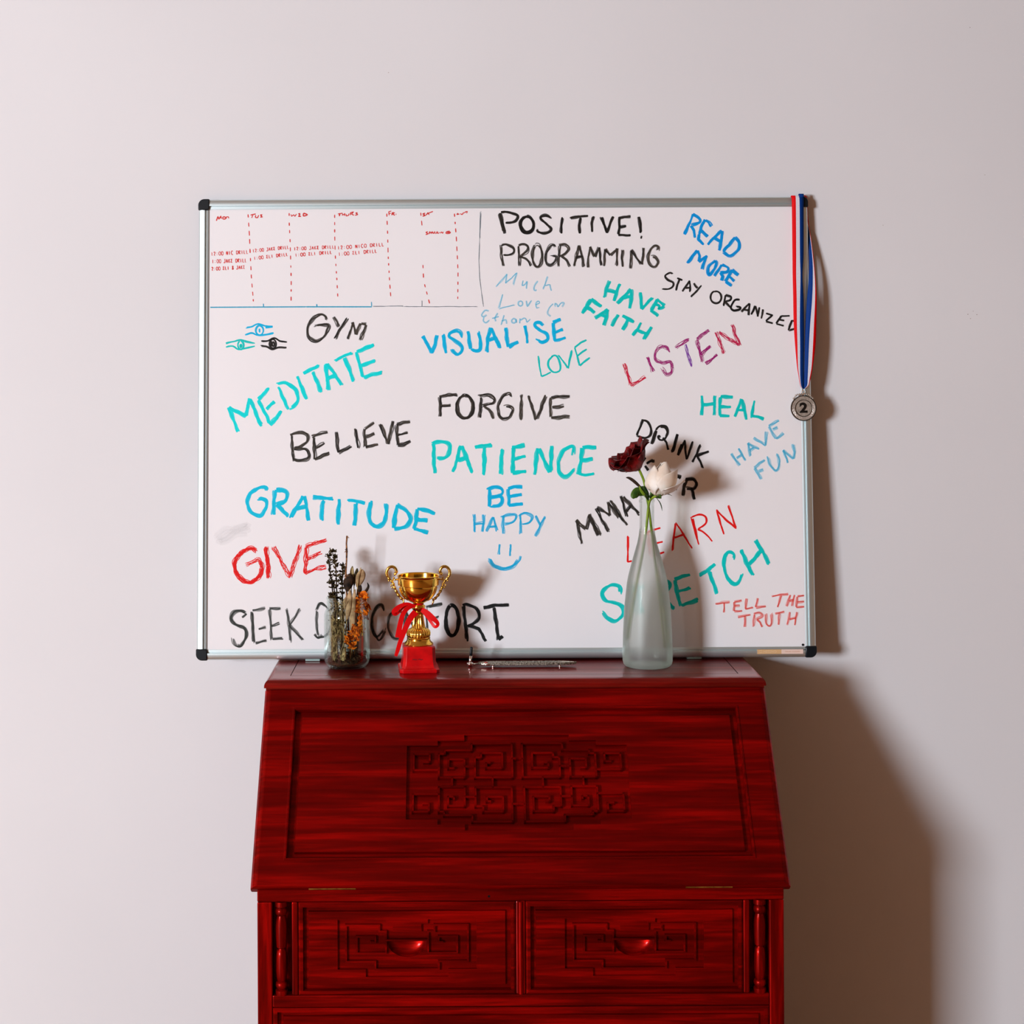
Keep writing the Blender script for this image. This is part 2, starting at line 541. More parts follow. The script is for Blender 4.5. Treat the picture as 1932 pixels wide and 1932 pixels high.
write('black word POSITIVE! at the top of the board', BLK, 6.5, 'mark', 'C', '235,120 255,210 285,325|228,118 245,215 268,300|~235,120 290,110 370,125 410,150 385,195 330,210 280,215|o505,240,72,88|o508,232,66,84|~770,175 700,140 650,150 645,180 700,230 745,275 730,305 680,320 620,305 610,280|865,160 855,240 850,325|940,175 1030,155 1125,150|1045,165 1030,240 1038,325|1180,150 1165,230 1170,310|1255,155 1290,240 1315,320|1315,320 1350,230 1385,155|1555,155 1490,155 1430,170|1432,170 1440,250 1430,340|1430,340 1500,345 1555,340|1440,262 1510,252|1640,155 1650,240 1655,320|1655,358 1672,362')
write('black word PROGRAMMING under POSITIVE!', BLK, 5.2, 'streak', 'C', '240,440 250,540 265,655|~240,440 300,430 365,470 370,520 320,545 260,555|420,450 425,540 435,655|~420,445 480,435 515,460 505,510 430,560|~430,560 500,590 545,655|o610,550,50,115|~790,465 780,440 740,450 700,530 700,620 745,650 790,610 800,560 740,555|835,450 830,550 820,660|~830,445 890,435 930,480 900,520 835,560|~850,555 900,600 940,660|1030,445 1000,560 978,660|1030,445 1060,560 1078,665|1000,575 1070,560|1120,670 1120,560 1140,460|1140,460 1190,560|1190,560 1235,465|1235,465 1240,560 1250,650|1290,655 1295,570 1300,480|1300,480 1350,545|1350,545 1415,475|1415,475 1412,560 1410,655|1475,490 1470,580 1480,670|1550,680 1560,580 1560,490|1560,490 1610,570 1665,640|1665,640 1675,550 1680,470|~1830,500 1835,460 1790,450 1735,520 1730,600 1760,655 1810,660 1835,610 1800,560 1750,560')
write('faded blue handwritten note with a small heart', LBL, 3.4, 'faint', 'C', '190,865 260,790 305,735|305,735 290,830|290,830 350,780 405,720|405,720 380,790 365,850|~465,800 455,850 480,845 510,810|510,810 505,885|~615,805 585,850 580,895 605,900|715,760 690,840 665,890|~690,850 735,840 745,870 755,905|260,940 240,1010 220,1085|220,1085 300,1065 385,1045|o440,1035,25,28|500,1005 510,1060 550,1000|~590,1050 630,1030 620,1010 595,1030 600,1080 635,1075|~790,1070 790,1035 810,1045 820,1065 850,1030 880,1030 860,1070|~770,1035 730,1080 715,1130 745,1165|~120,1110 80,1105 45,1150 65,1170 100,1150|~65,1170 60,1210 90,1230 130,1200|~210,1130 180,1180 190,1215|150,1180 220,1165|270,1150 240,1250|~250,1210 290,1200 300,1240|o370,1210,22,22|395,1190 402,1230|435,1235 437,1185|~437,1200 480,1180 500,1200 505,1220 540,1190')
write('teal words HAVE FAITH', TEAL, 6.8, 'solid', 'C', '1345,805 1310,880 1285,975|1450,835 1415,920 1390,1010|1310,900 1410,915|1560,890 1490,960 1420,1035|1560,890 1565,980 1548,1085|1480,980 1560,965|1655,920 1655,1000 1662,1090|1662,1090 1710,1030 1780,970|1820,990 1900,1055|1820,990 1800,1040 1755,1105|1755,1105 1790,1130 1830,1165|~1800,1045 1840,1060 1835,1090 1870,1080 1895,1060|1155,990 1110,1060 1065,1135|1155,990 1210,1030 1260,1065|1115,1075 1160,1100 1190,1130|1325,1095 1260,1140 1195,1185|1325,1095 1310,1170 1280,1255|1250,1150 1310,1170|1425,1145 1395,1200 1365,1265|1470,1160 1530,1188 1590,1220|1530,1190 1500,1250 1470,1300|1655,1225 1620,1290 1570,1355|1765,1270 1730,1330 1685,1400|1620,1295 1670,1320 1725,1340')
write('blue word VISUALISE', BLU, 6.8, 'solid', 'F', '200,290 250,370 300,465|345,280 325,370 300,465|405,270 420,370 435,465|~590,310 590,260 540,235 480,260 470,300 530,340 600,400 590,450 550,475 510,440 505,420|660,240 670,330 690,420|~690,420 730,445 780,430 790,380 780,310 765,240|890,205 860,320 845,455|890,205 940,310 985,415|870,330 940,310|1040,205 1050,300 1070,400|1070,400 1120,370 1170,350|1230,185 1245,270 1255,365|~1420,185 1390,150 1340,155 1335,190 1390,235 1455,270 1460,320 1410,350 1350,310|1600,125 1520,155|1520,155 1525,250 1530,340|1530,340 1590,330 1650,315|1525,255 1570,238 1620,222')
write('thin teal word LOVE', TEAL, 4.0, 'mark', 'F', '1375,490 1385,590 1405,700|1405,700 1450,680 1500,655|~1520,490 1475,540 1480,610 1530,655 1590,640 1590,560 1550,490 1500,495|1570,480 1620,540 1675,620|1675,620 1685,530 1705,430|1680,600 1712,440|1860,330 1800,360 1740,405|1740,405 1765,490 1790,590|1790,590 1840,550 1895,510|1765,490 1810,455 1860,420')
write('blue words READ MORE', DBL, 6.0, 'solid', 'D', '575,235 535,340 485,440|~575,235 640,280 640,320 560,350|560,350 590,400 600,475|765,360 740,320 705,295|705,295 660,370 640,440|640,440 635,490 690,540|660,400 700,440 725,465|870,405 800,470 725,545|870,405 860,500 840,605|790,480 870,520|1000,470 940,550 880,620|~1000,470 1045,530 1040,590 990,640 940,655 880,620|520,735 570,660 620,605|620,605 640,660 630,715|630,715 680,680 715,655|715,655 690,720 665,795|~800,705 740,760 725,820 745,850 790,800 815,730 790,705|870,750 835,810 795,865|~870,750 930,780 920,820 850,830|850,830 875,870 865,910|1035,855 970,800|970,800 940,850 905,920|905,920 965,965|935,865 970,890 995,915')
write('black words STAY ORGANIZED sloping down to the ribbon', BLK, 4.6, 'mark', 'D', '~375,840 340,830 295,860 320,900 375,930 370,970 320,995 262,990|415,885 470,905|440,895 420,950 405,1010|545,910 500,970 470,1020|545,910 548,970 550,1025|500,985 550,980|585,935 600,960 625,985|665,960 610,1020 555,1075|o808,1078,55,62|905,1055 895,1110 880,1165|~905,1055 960,1075 950,1110 900,1120|900,1120 960,1185|~1060,1105 1000,1110 960,1180 990,1215 1045,1200 1050,1180 1000,1170|1150,1140 1100,1190 1065,1225|1150,1140 1145,1200 1138,1260|1095,1200 1145,1210|1168,1255 1190,1210 1208,1165|1208,1165 1220,1220 1230,1275|1230,1275 1252,1180|1285,1200 1278,1250 1268,1295|1315,1240 1385,1260|1385,1260 1350,1290 1315,1320|1315,1320 1385,1340|1555,1265 1470,1265|1470,1265 1440,1310 1420,1345|1420,1345 1495,1365|1445,1310 1500,1315|1580,1310 1560,1360 1545,1415|~1580,1310 1620,1340 1620,1390 1545,1415')
write('crimson letters LI of the word LISTEN', (.80, .004, .06), 5.4, 'thin', 'G', '520,675 555,780 590,900|590,900 660,860 740,810')
write('purple letters of the word LISTEN', (.46, .006, .22), 5.4, 'thin', 'G', '755,610 785,690 815,760|~980,565 950,515 890,510 845,570 850,640 920,665 990,655 1015,710 1000,770 950,785 900,715|1040,515 1110,470 1185,430|1385,340 1320,385 1260,430|1260,430 1280,530 1320,665|~1300,590 1350,545 1400,500|1350,680 1400,645 1470,590')
write('violet stem of the T in LISTEN', (.28, .05, .50), 4.4, 'thin', 'G', '1145,480 1170,580 1205,710')
write('rose red last letter of LISTEN', (.72, .012, .10), 5.4, 'thin', 'G', '1455,355 1490,450 1535,575|1480,360 1590,430 1690,495|1615,280 1645,380 1700,495')
write('teal word HEAL', TEAL, 6.0, 'solid', 'G', '1312,1000 1312,1100 1308,1200|1445,1000 1440,1100 1430,1200|1312,1090 1440,1085|1625,1018 1500,1010|1500,1010 1495,1110 1490,1205|1490,1205 1590,1205|1495,1115 1605,1115|1715,1035 1680,1130 1645,1215|1715,1035 1740,1140 1760,1245|1670,1150 1740,1145|@L 740,335 720,430 705,535|@L 705,515 780,525 850,550')
write('black word DRINK above the roses', BLK, 5.4, 'mark', 'J', '985,95 945,190 905,285|~965,90 1040,110 1090,200 1080,280 1010,315 905,285|1150,230 1125,310 1100,400|1160,225 1140,300 1110,390|~1150,235 1180,185 1230,165 1290,180 1305,250 1270,330 1210,340 1190,300 1240,310|~1215,175 1270,190 1300,240 1280,300|1240,320 1290,380 1315,475|1440,270 1400,390 1360,510|1440,270 1405,390 1375,505|1490,400 1460,480 1440,545|1440,545 1490,440 1530,345|1530,345 1545,470 1560,600|1560,600 1600,480 1640,365|1740,405 1690,530 1625,645|1845,495 1770,520 1690,550|1690,550 1730,620 1770,715')
write('black word half hidden behind the roses, ending in R', BLK, 6.2, 'solid', 'J', '880,500 905,600|905,600 950,530|950,530 965,640|965,640 1015,570|1030,650 1070,620 1115,600|1115,600 1112,640|1015,680 1040,710 1060,740|1190,700 1290,760|1240,730 1200,850|1485,828 1380,800|1455,850 1465,840|1380,800 1340,960|1340,960 1430,985|1360,880 1420,890|1560,850 1520,960 1500,1070|~1540,855 1640,860 1680,920 1640,980 1540,975|1610,970 1640,1040 1660,1120')
write('grey black word MMA left of the vase', BLK, 6.0, 'streak', 'J', '120,1385 150,1540 190,1700|120,1385 180,1450 245,1510|250,1510 280,1400 285,1310|290,1310 360,1450 440,1590|285,1330 350,1470 405,1590|385,1230 460,1390 550,1545|385,1225 470,1270 560,1330|560,1330 545,1230 540,1150|560,1130 660,1290 775,1460|545,1160 610,1260 675,1360|690,1075 730,1210 775,1350|720,1080 830,1200 945,1320|775,1280 830,1195')
write('faded light blue words HAVE FUN', LBL, 5.6, 'wash', 'L', '480,940 530,1010 580,1075|565,880 610,950 655,1015|540,990 600,955|670,820 680,900 695,975|670,820 740,860 800,890|690,910 740,875|735,760 800,800 875,850|880,690 875,770 870,850|1025,565 960,600 910,630|910,630 950,700 990,770|990,770 1075,705|955,670 1010,645|860,1010 800,1050 745,1105|745,1105 785,1170 820,1235|790,1140 845,1120|~895,970 930,1070 985,1130 1020,1080 1015,1000 995,940|1115,1050 1090,970 1070,900|1070,900 1130,950 1190,1000|1190,1000 1200,920 1185,830')
write('black word FORGIVE', BLK, 6.2, 'streak', 'F', '380,900 375,1000 375,1105|370,905 460,890 555,890|385,990 485,985|o632,1005,84,116|o628,1008,80,112|790,910 785,1000 775,1125|~760,895 850,885 920,920 910,970 790,1000|~830,1000 890,1050 925,1125|~1100,910 1080,865 1020,890 965,990 965,1080 1010,1130 1080,1110 1120,1040 1090,1000 1020,1005|1205,880 1200,1010 1200,1145|1280,890 1310,1000 1350,1140|1450,890 1400,1020 1350,1140|1690,900 1590,905 1500,912|1500,912 1500,1020 1500,1110|1500,1115 1590,1115 1690,1105|1510,1010 1630,1000')
write('large turquoise word PATIENCE', (.0, .86, .82), 7.6, 'solid', 'F', '305,1370 310,1520 320,1680|~290,1375 380,1360 470,1390 470,1470 430,1520 345,1525|590,1400 555,1540 515,1670|600,1400 650,1540 705,1680|560,1550 660,1525|730,1420 800,1400 905,1395|825,1410 825,1550 818,1700|1005,1430 1000,1560 990,1695|1235,1395 1105,1420|1120,1420 1120,1550 1110,1680|1110,1680 1250,1665|1120,1545 1245,1515|1360,1425 1345,1560 1335,1695|1375,1430 1430,1550 1490,1670|1500,1400 1500,1540 1490,1670|~1720,1500 1730,1420 1690,1410 1620,1450 1575,1570 1580,1670 1630,1715 1690,1690 1740,1630|@G 240,1520 100,1530|@G 100,1530 85,1660 60,1800|@G 60,1800 130,1810 220,1795|@G 90,1655 205,1640')
write('brown black word BELIEVE', BLK, 6.2, 'streak', 'E', '800,1300 810,1430 820,1560|~795,1300 880,1270 960,1290 960,1350 900,1400 830,1430|~830,1430 940,1430 990,1490 960,1540 880,1555 820,1540|1170,1260 1100,1280 1010,1310|1035,1310 1040,1430 1040,1540|1040,1540 1110,1500 1190,1475|1050,1420 1140,1375|1265,1260 1270,1370 1280,1470|1280,1470 1340,1440 1415,1410|1455,1225 1470,1330 1485,1430|1640,1165 1545,1225|1545,1225 1550,1320 1555,1415|1555,1415 1610,1400 1680,1385|1555,1310 1645,1280|1705,1180 1740,1280 1785,1385|1830,1150 1810,1270 1785,1385|2005,1160 1940,1170 1865,1190|1870,1190 1870,1290 1880,1395|1880,1395 1940,1390 2010,1355|1875,1285 1980,1265')
write('cyan word MEDITATE rising to the right', CYA, 7.2, 'solid', 'E', '170,1010 220,1140 265,1260|170,1015 260,1055 345,1105|345,1105 360,1010 380,920|380,920 430,1050 500,1205|470,930 530,1050 590,1180|470,930 530,870 580,815|550,1030 635,955|585,1190 650,1120 700,1045|680,800 720,910 780,1030|~650,775 740,770 840,830 865,910 850,970 780,1030|865,695 910,810 960,930|925,670 1010,620 1085,580|1020,650 1060,750 1105,860|1150,570 1165,700 1175,840|1160,565 1240,670 1320,790|1170,720 1260,690|1235,535 1330,490 1420,455|1340,510 1390,630 1435,750|1640,380 1550,415 1465,450|1465,450 1500,580 1535,715|1515,590 1590,565 1655,545|1535,715 1630,680 1725,655')
write('brown black word GYM', BLK, 6.0, 'streak', 'E', '~1165,130 1145,90 1090,70 1010,130 965,230 985,310 1050,340 1120,310 1170,240 1170,180 1030,185|1235,95 1260,150 1280,200|1370,105 1310,200 1245,320|1370,320 1400,220 1420,150|1420,150 1455,275|1455,275 1500,160|1510,165 1560,175|1560,175 1535,250 1500,335')
write('small blue drawing of a belt knot, upper one', BLU, 4.0, 'mark', 'E', '~340,210 410,195 470,170 540,190 615,195|~335,280 400,260 460,280 540,275 625,260|o482,232,38,48|483,215 484,255|540,205 615,198')
write('small teal drawing of a belt knot, lower left one', TEAL, 4.0, 'mark', 'E', '~140,365 220,345 290,330 360,350 435,365|~140,400 210,395 270,430 340,415 435,395|o292,382,30,42|o292,388,8,16')
write('small black drawing of a belt knot, lower right one', BLK, 4.4, 'mark', 'E', '~498,345 560,340 630,315 690,345 760,352|~490,385 550,395 610,425 680,405 755,405|o617,370,33,46|o620,372,9,20|600,340 596,400')
write('bright blue word GRATITUDE', (.0, .70, .96), 7.6, 'solid', 'H', '~550,265 545,215 480,220 390,280 360,370 400,460 480,495 530,450 545,350 440,325|640,235 625,350 620,490|~640,235 740,250 760,300 730,360 640,385|660,385 720,450 770,510|920,300 850,420 790,525|930,300 955,420 975,550|850,425 950,405|1020,310 1120,320 1230,325|1125,340 1115,440 1105,550|1290,330 1280,460 1275,590|1370,335 1460,350 1550,365|1460,370 1450,490 1440,600|~1610,345 1590,450 1600,560 1660,610 1730,580 1765,480 1765,375|@I 160,280 135,400 115,525|@I ~155,280 250,340 290,420 260,490 190,520 115,525|@I 360,325 345,420 325,525|@I 360,325 450,340 540,375|@I 350,430 465,445|@I 325,525 400,540 470,565')
write('scribbled red word GIVE', RED, 6.6, 'thin', 'H', '~460,870 420,830 340,840 250,920 225,1020 270,1130 380,1180 470,1130 510,1040 480,940 410,965 340,995|550,810 560,960 575,1135|615,810 700,960 790,1130|895,795 840,960 790,1130|955,810 950,940 940,1090|940,810 1050,770 1160,740|960,940 1040,900 1110,870|940,1085 1040,1040 1155,1015|@H ~455,862 400,828 330,850 245,930 230,1030 275,1120 385,1172 475,1120 505,1030 480,945|552,815 565,960 580,1130')
write('grey word SEEK at the bottom of the board', GRA, 5.4, 'pale', 'H', '~350,1490 300,1460 220,1470 190,1540 230,1600 330,1640 345,1720 290,1820 230,1800 200,1715|350,1490 305,1530|405,1470 410,1620 425,1790|410,1460 540,1435|470,1640 545,1625|440,1790 555,1770|580,1440 590,1600 600,1760|580,1440 695,1435|600,1620 685,1590|610,1745 720,1735|755,1435 780,1600 795,1785|890,1435 840,1520 780,1610|780,1600 850,1680 925,1760|405,1470 410,1620 425,1790|~345,1485 295,1465 225,1480 195,1540 235,1595 330,1640 345,1720 290,1815 235,1795')
write('grey black word DISCOMFORT partly behind the jar and trophy', GRA, 5.2, 'pale', 'N', '110,980 115,1120 125,1290|~110,980 150,900 220,930 280,1030 270,1200 200,1290 90,1290|~115,960 160,890 215,915|~85,1265 130,1310 180,1275|340,930 340,1290|~620,960 540,930 500,1010 610,1120 620,1230 540,1290 480,1240|~930,1000 905,910 840,940 790,1050 790,1200 840,1300 880,1330 960,1190|~930,985 900,915 845,945 795,1050 795,1200 845,1290 950,1190|@I o150,1490,82,150|@I 240,1600 245,1340 320,1500 400,1330 420,1600|@I 455,1330 460,1460 470,1600|@I 450,1320 530,1300 615,1285|@I 465,1440 580,1415|@I 480,1312 550,1297 612,1287')
write('black letters ORT ending the word DISCOMFORT', (.018, .020, .020), 6.6, 'solid', 'I', 'o712,1455,68,160|o716,1450,66,156|825,1300 840,1450 865,1665|~820,1300 870,1290 960,1340 985,1420 950,1470 870,1510|880,1500 980,1540 1055,1665|1030,1320 1150,1300 1290,1290|1140,1320 1160,1480 1185,1650|1185,1650 1225,1610')
write('blue word BE over HAPPY', BLU, 6.4, 'solid', 'I', '1090,120 1095,210 1090,300|~1065,130 1150,105 1215,125 1210,175 1100,205|~1080,215 1200,200 1220,250 1180,290 1090,300|1425,100 1340,100 1280,120|1280,120 1290,200 1285,290|1285,290 1430,265|1290,198 1420,180')
write('light blue word HAPPY', BLU, 5.6, 'pale', 'I', '935,375 935,470 935,560|1035,380 1030,470 1020,555|940,475 1030,465|1130,405 1095,480 1065,555|1130,405 1150,480 1170,550|1090,500 1160,495|1235,395 1230,480 1230,575|~1205,410 1290,385 1355,390 1330,450 1240,475|1410,385 1410,480 1412,580|~1385,395 1450,370 1520,400 1490,460 1415,475|1560,390 1580,440 1605,490|1660,400 1610,490 1555,600')
write('blue smiley face under HAPPY', BLU, 5.0, 'pale', 'I', '1195,680 1188,785|1300,680 1295,800|~1080,825 1130,900 1220,935 1320,915 1390,850 1410,800|~1100,830 1140,890 1220,925 1310,905 1380,840')
write('red word LEARN crossing behind the bottle neck', RED, 4.4, 'mark', 'K', '792,75 790,240 788,420|788,420 850,405|@J 1050,1545 1215,1492|@J 1065,1715 1245,1668|@J 1080,1865 1265,1808|@J 1050,1545 1065,1715 1080,1865|@J 1410,1420 1390,1600 1368,1790|@J 1410,1420 1520,1590 1625,1760|@J 1395,1615 1530,1575|@J 1610,1360 1660,1530 1710,1710|@J 1635,1370 1670,1520 1690,1640|@J ~1605,1360 1720,1320 1800,1350 1800,1430 1690,1510|@J ~1700,1505 1800,1560 1890,1665|@L 315,1580 355,1720 400,1860|@L 310,1580 420,1690 540,1795|@L 445,1530 490,1660 535,1795')
write('large teal word STRETCH crossing behind the bottle', TEAL, 7.2, 'solid', 'K', '~700,840 680,740 590,715 490,760 455,840 510,920 650,960 730,1020 720,1110 630,1180 530,1150 450,1060|860,800 1010,740|930,770 990,1090|1180,730 1230,1060|~1180,720 1300,680 1335,740 1210,880|1220,880 1330,950 1400,1025|1600,580 1500,610 1400,650|1410,650 1430,800 1480,990|1430,795 1520,770 1605,740|1480,985 1580,950 1710,910|@M 115,640 200,580 290,500|@M 230,590 270,710 315,850|@M ~500,460 505,400 445,380 400,460 410,580 460,690 525,735 570,700 595,610|@M 590,345 650,490 730,640|@M 755,235 840,370 910,515|@M 680,510 830,350')
write('small pale red words TELL THE TRUTH in the lower right corner', (1.0, .10, .07), 4.6, 'wash', 'M', '300,960 380,945 465,940|395,950 392,1060|600,920 515,940|515,940 520,990 515,1045|515,1045 605,1035|520,990 580,985|655,900 640,1020|640,1020 730,1005|780,895 760,1000|760,1000 875,985|940,875 1030,855 1130,845|1050,865 1010,1000|1155,860 1110,990|1205,860 1175,990|1140,930 1190,915|1310,870 1235,880|1235,880 1220,1000|1220,1000 1310,990|1230,945 1310,935|555,1110 620,1100 700,1085|635,1100 635,1225|740,1080 735,1225|~735,1075 800,1065 830,1100 760,1140|770,1140 810,1170 835,1225|~875,1070 880,1180 915,1215 940,1180 940,1060|980,1075 1085,1050|1030,1070 1015,1200|1150,1055 1115,1205|1230,1055 1205,1205|1140,1140 1215,1120')
SRED = (.80, .02, .015)
write('red day name MON heading the timetable', SRED, 2.2, 'fine', 'A', '310,430 330,375 342,410 365,370 370,405|o405,395,18,14|430,405 435,380 455,380 462,400')
write('red day name TUE heading the timetable', SRED, 2.2, 'fine', 'A', '725,360 790,345|755,355 740,395|~790,360 785,385 810,390 825,360|~870,355 845,360 860,370 850,385 875,380')
write('red day name WED heading the timetable', SRED, 2.2, 'fine', 'A', '1195,335 1195,370|1215,350 1225,375 1250,355 1265,375 1285,345|~1330,340 1310,345 1325,355 1310,375 1340,375|~1370,335 1370,370 1415,355 1370,335')
write('red day name THURS heading the timetable', SRED, 2.2, 'fine', 'A', '@B 105,325 160,315|@B 130,320 120,350|@B 160,320 155,345|@B 185,315 178,345|@B 158,332 182,330|@B ~200,325 200,345 225,340 230,320|@B 245,340 250,310 285,300 260,325 290,340|@B ~330,310 310,315 330,330 300,340')
write('red day name FRI heading the timetable', SRED, 2.2, 'fine', 'A', '@B 685,300 690,340|@B 680,300 715,290|@B 690,320 710,315|@B 720,340 725,310 750,310 730,325 755,340|@B 768,320 768,335')
write('red day name SAT heading the timetable', SRED, 2.2, 'fine', 'A', '@B ~1100,315 1075,325 1100,340 1070,350|@B 1110,340 1130,310 1145,335|@B 1125,320 1190,295')
write('red day name SUN heading the timetable', SRED, 2.2, 'fine', 'A', '@B ~1475,315 1462,330 1490,325|@B ~1500,320 1520,330 1540,305|@B 1545,315 1560,300 1580,295 1572,318')
write('red note SPARRING in the sixth column of the timetable', SRED, 2.2, 'fine', 'A', '@B ~1130,525 1110,535 1130,550 1105,560|@B 1140,555 1150,525 1165,535 1145,545|@B 1165,550 1180,525 1190,550|@B 1195,550 1205,525 1218,535 1205,540 1220,550|@B 1225,550 1235,525 1248,535 1235,540 1255,548|@B 1264,530 1264,545|@B 1275,545 1283,528 1300,545 1305,526|@B ~1380,520 1345,528 1340,545 1375,545 1385,532 1350,535')
FONT = {'&': '~.7,0 .2,.8 .5,1 .6,.7 .1,.2 .4,0 .8,.4', '1': '.3,0 .3,1', '2': '~0,.8 .3,1 .6,.8 .1,.1|.1,.05 .7,.05', '0': 'O', 'O': 'O', ':': '.25,.1 .35,.3|.25,.6 .35,.8', 'N': '0,0 .1,1|.1,1 .6,0|.6,0 .7,1', 'I': '.3,0 .3,1',
        'C': '~.7,.9 .3,1 0,.5 .3,0 .7,.1', 'D': '.1,0 .1,1|~.1,1 .8,.8 .7,.2 .1,0', 'R': '.1,0 .1,1|~.1,1 .7,.85 .2,.5|.2,.5 .7,0', 'L': '.1,1 .1,0|.1,0 .7,.05',
        'J': '~.6,1 .55,.2 .2,0 0,.2|.2,1 .8,1', 'A': '0,0 .35,1|.35,1 .7,0|.15,.4 .6,.4', 'K': '.1,0 .1,1|.7,1 .1,.45|.15,.5 .7,0', 'E': '~.7,.95 .1,.9 .4,.55 0,.2 .7,.05'}
def small(txt, crop, a, b, h):
    ox, oy, sz = CROP[crop]; k = sz / 1932
    A = Vector((ox + a[0] * k, oy + a[1] * k)); B = Vector((ox + b[0] * k, oy + b[1] * k))
    d = (B - A) / len(txt); up = Vector((d.y, -d.x)).normalized() * h * k
    out = []
    for i, ch in enumerate(txt):
        if ch == ' ': continue
        g = FONT[ch]
        for s_ in (g.split('|') if g != 'O' else ['O']):
            if s_ == 'O': p = [(.42 + .42 * math.cos(t * .5236), .5 + .5 * math.sin(t * .5236)) for t in range(13)]
            else: p = [tuple(float(q) for q in w_.split(',')) for w_ in s_.lstrip('~').split()]
            V = [A + d * (i + x * .92) + up * y for x, y in p]
            out.append(catmull(V, 4) if s_[0] == '~' else V)
    return out
for a_, wh in zip( (('12:00 NIC DRILL', 'A', (250, 855), (705, 828), 45), ('1:00 JAKE DRILL', 'A', (260, 945), (685, 932), 45), ('2:00 ELI & JAKE', 'A', (255, 1035), (665, 1012), 42),
           ('12:00 JAKE DRILL', 'A', (755, 815), (1200, 768), 40), ('1:00 ELI DRILL', 'A', (770, 905), (1190, 855), 40), ('12:00 JAKE DRILL', 'A', (1255, 790), (1750, 765), 40),
           ('1:00 ELI DRILL', 'A', (1270, 866), (1725, 830), 40), ('12:00 NICO DRILL', 'B', (105, 730), (640, 690), 40), ('1:00 ELI DRILL', 'B', (115, 802), (560, 765), 40)),
    ('top of the first column', 'middle of the first column', 'bottom of the first column', 'top of the second column', 'bottom of the second column', 'top of the third column', 'bottom of the third column', 'top of the fourth column', 'bottom of the fourth column')):
    write('small red training time, ' + wh, (.80, .02, .015), 1.5, 'fine', 'A', small(*a_))
for wh, s_ in (('Monday', '695,340 712,600 722,850 735,1100 765,1470'), ('Tuesday', '1195,440 1205,650 1212,870 1220,1150 1218,1440'), ('Wednesday', '1748,345 1748,600 1755,850 1775,1150 1790,1440'), ('Thursday', '@B 662,310 672,550 678,800 695,1100 712,1320'),
               ('Friday', '@B 1048,300 1070,520|@B 1074,895 1081,1060|@B 1090,1115 1155,1362'), ('Saturday', '@B 1432,310 1455,600 1468,850 1474,1000 1470,1340')):
    write('red dashed line after the %s column' % wh, SRED, 2.1, 'fine', 'A', s_, dash=(.0080, .0068))
write('blue ruled line under the timetable', (.0, .42, .66), 2.2, 'fine', 'A', '235,1480 800,1477 1400,1474|1400,1474 2200,1474|882,1435 884,1475|1530,1440 1533,1475|@B 488,1325 490,1378')
write('faint grey ruled lines closing the timetable', (.16, .22, .26), 1.5, 'pale', 'B', '500,1378 700,1375 850,1373|830,1376 1100,1380 1400,1378 1750,1380|1063,1310 1064,1378|1738,280 1722,550 1712,850 1720,1050 1745,1250 1768,1410|1725,300 1722,600')
write('grey eraser smear by the left edge', (.36, .36, .37), 16, 'ghost', 'H', '10,720 150,640 360,600 200,680 80,755 230,690 400,640')
# ------------------------------------------------------------------ writing desk (fall-front bureau)
ZT = ZC - 0.586          # desk top
DX = 0.1030              # centre of the desk
DF = 2.692               # face of the carcase
YF = DF - DW
desk = empty('writing_desk', (DX, 0, 0), 'dark red carved mahogany fall-front desk standing against the white wall', 'desk')
HW = 0.4565
# top board: frame of four strips with a let-in panel, moulded front edge
YTF = 2.913 - DW         # front of the flat top
bm = bmesh.new()
HT = 0.4455
nose = [(0, 0)] + [(-0.0125 * math.sin(a), -0.0125 * (1 - math.cos(a))) for a in [i * math.pi / 2 / 6 for i in range(1, 7)]] + [(-.0125, -.0152), (.004, -.0152)]
gl, gr, gf, gb, gw = -HT + .033, HT - .033, YTF + .026, -.045, .0016
zt0 = ZT - .016
def top_strip(x0, x1, y0, y1): box(bm, x0, x1, y0, y1, zt0, ZT)
top_strip(-HT, HT, YTF, gf - gw); top_strip(-HT, HT, gb + gw, -.012)
top_strip(-HT, gl - gw, gf - gw, gb + gw); top_strip(gr + gw, HT, gf - gw, gb + gw)
box(bm, gl - .004, gr + .004, gf - .004, gb + .004, zt0 - .002, ZT - .004)
box(bm, -.4550, .4550, YTF - .0085, -.012, ZT - .0205, ZT - .0143)
# moulding swept round front and both ends
for i in range(len(nose) - 1):
    (o0, h0), (o1, h1) = nose[i], nose[i + 1]
    def ring(o, h): return [(-HT + o, -.012, ZT + h), (-HT + o, YTF + o, ZT + h), (HT - o, YTF + o, ZT + h), (HT - o, -.012, ZT + h)]
    A = [bm.verts.new(p) for p in ring(o0, h0)]; B = [bm.verts.new(p) for p in ring(o1, h1)]
    for k in range(3): bm.faces.new((A[k], A[k + 1], B[k + 1], B[k]))
bm2 = bm
top = obj('desk_top', bm2, M['wood_t'], desk, 40)
bm = bmesh.new(); box(bm, gl, gr, gf, gb, zt0, ZT)
obj('top_panel', bm, M['wood_t'], top)

# fall front: local x across, y up the slope, z outwards
P_T = Vector((0, 2.901 - DW, ZC - 0.602)); P_B = Vector((0, 2.680 - DW, ZC - 0.891))
fy = (P_T - P_B); FH = fy.length; fy.normalize()
fx = Vector((1, 0, 0)); fz = fx.cross(fy)
if fz.y > 0: fz = -fz
FM = Matrix(((fx.x, fy.x, fz.x, P_B.x), (fx.y, fy.y, fz.y, P_B.y), (fx.z, fy.z, fz.z, P_B.z), (0, 0, 0, 1)))
FO = Vector((DX, P_B.y, P_B.z))
def fl(px, py):
    q = ray_plane(px, py, FO, fz) - FO
    return (q.dot(fx), q.dot(fy))

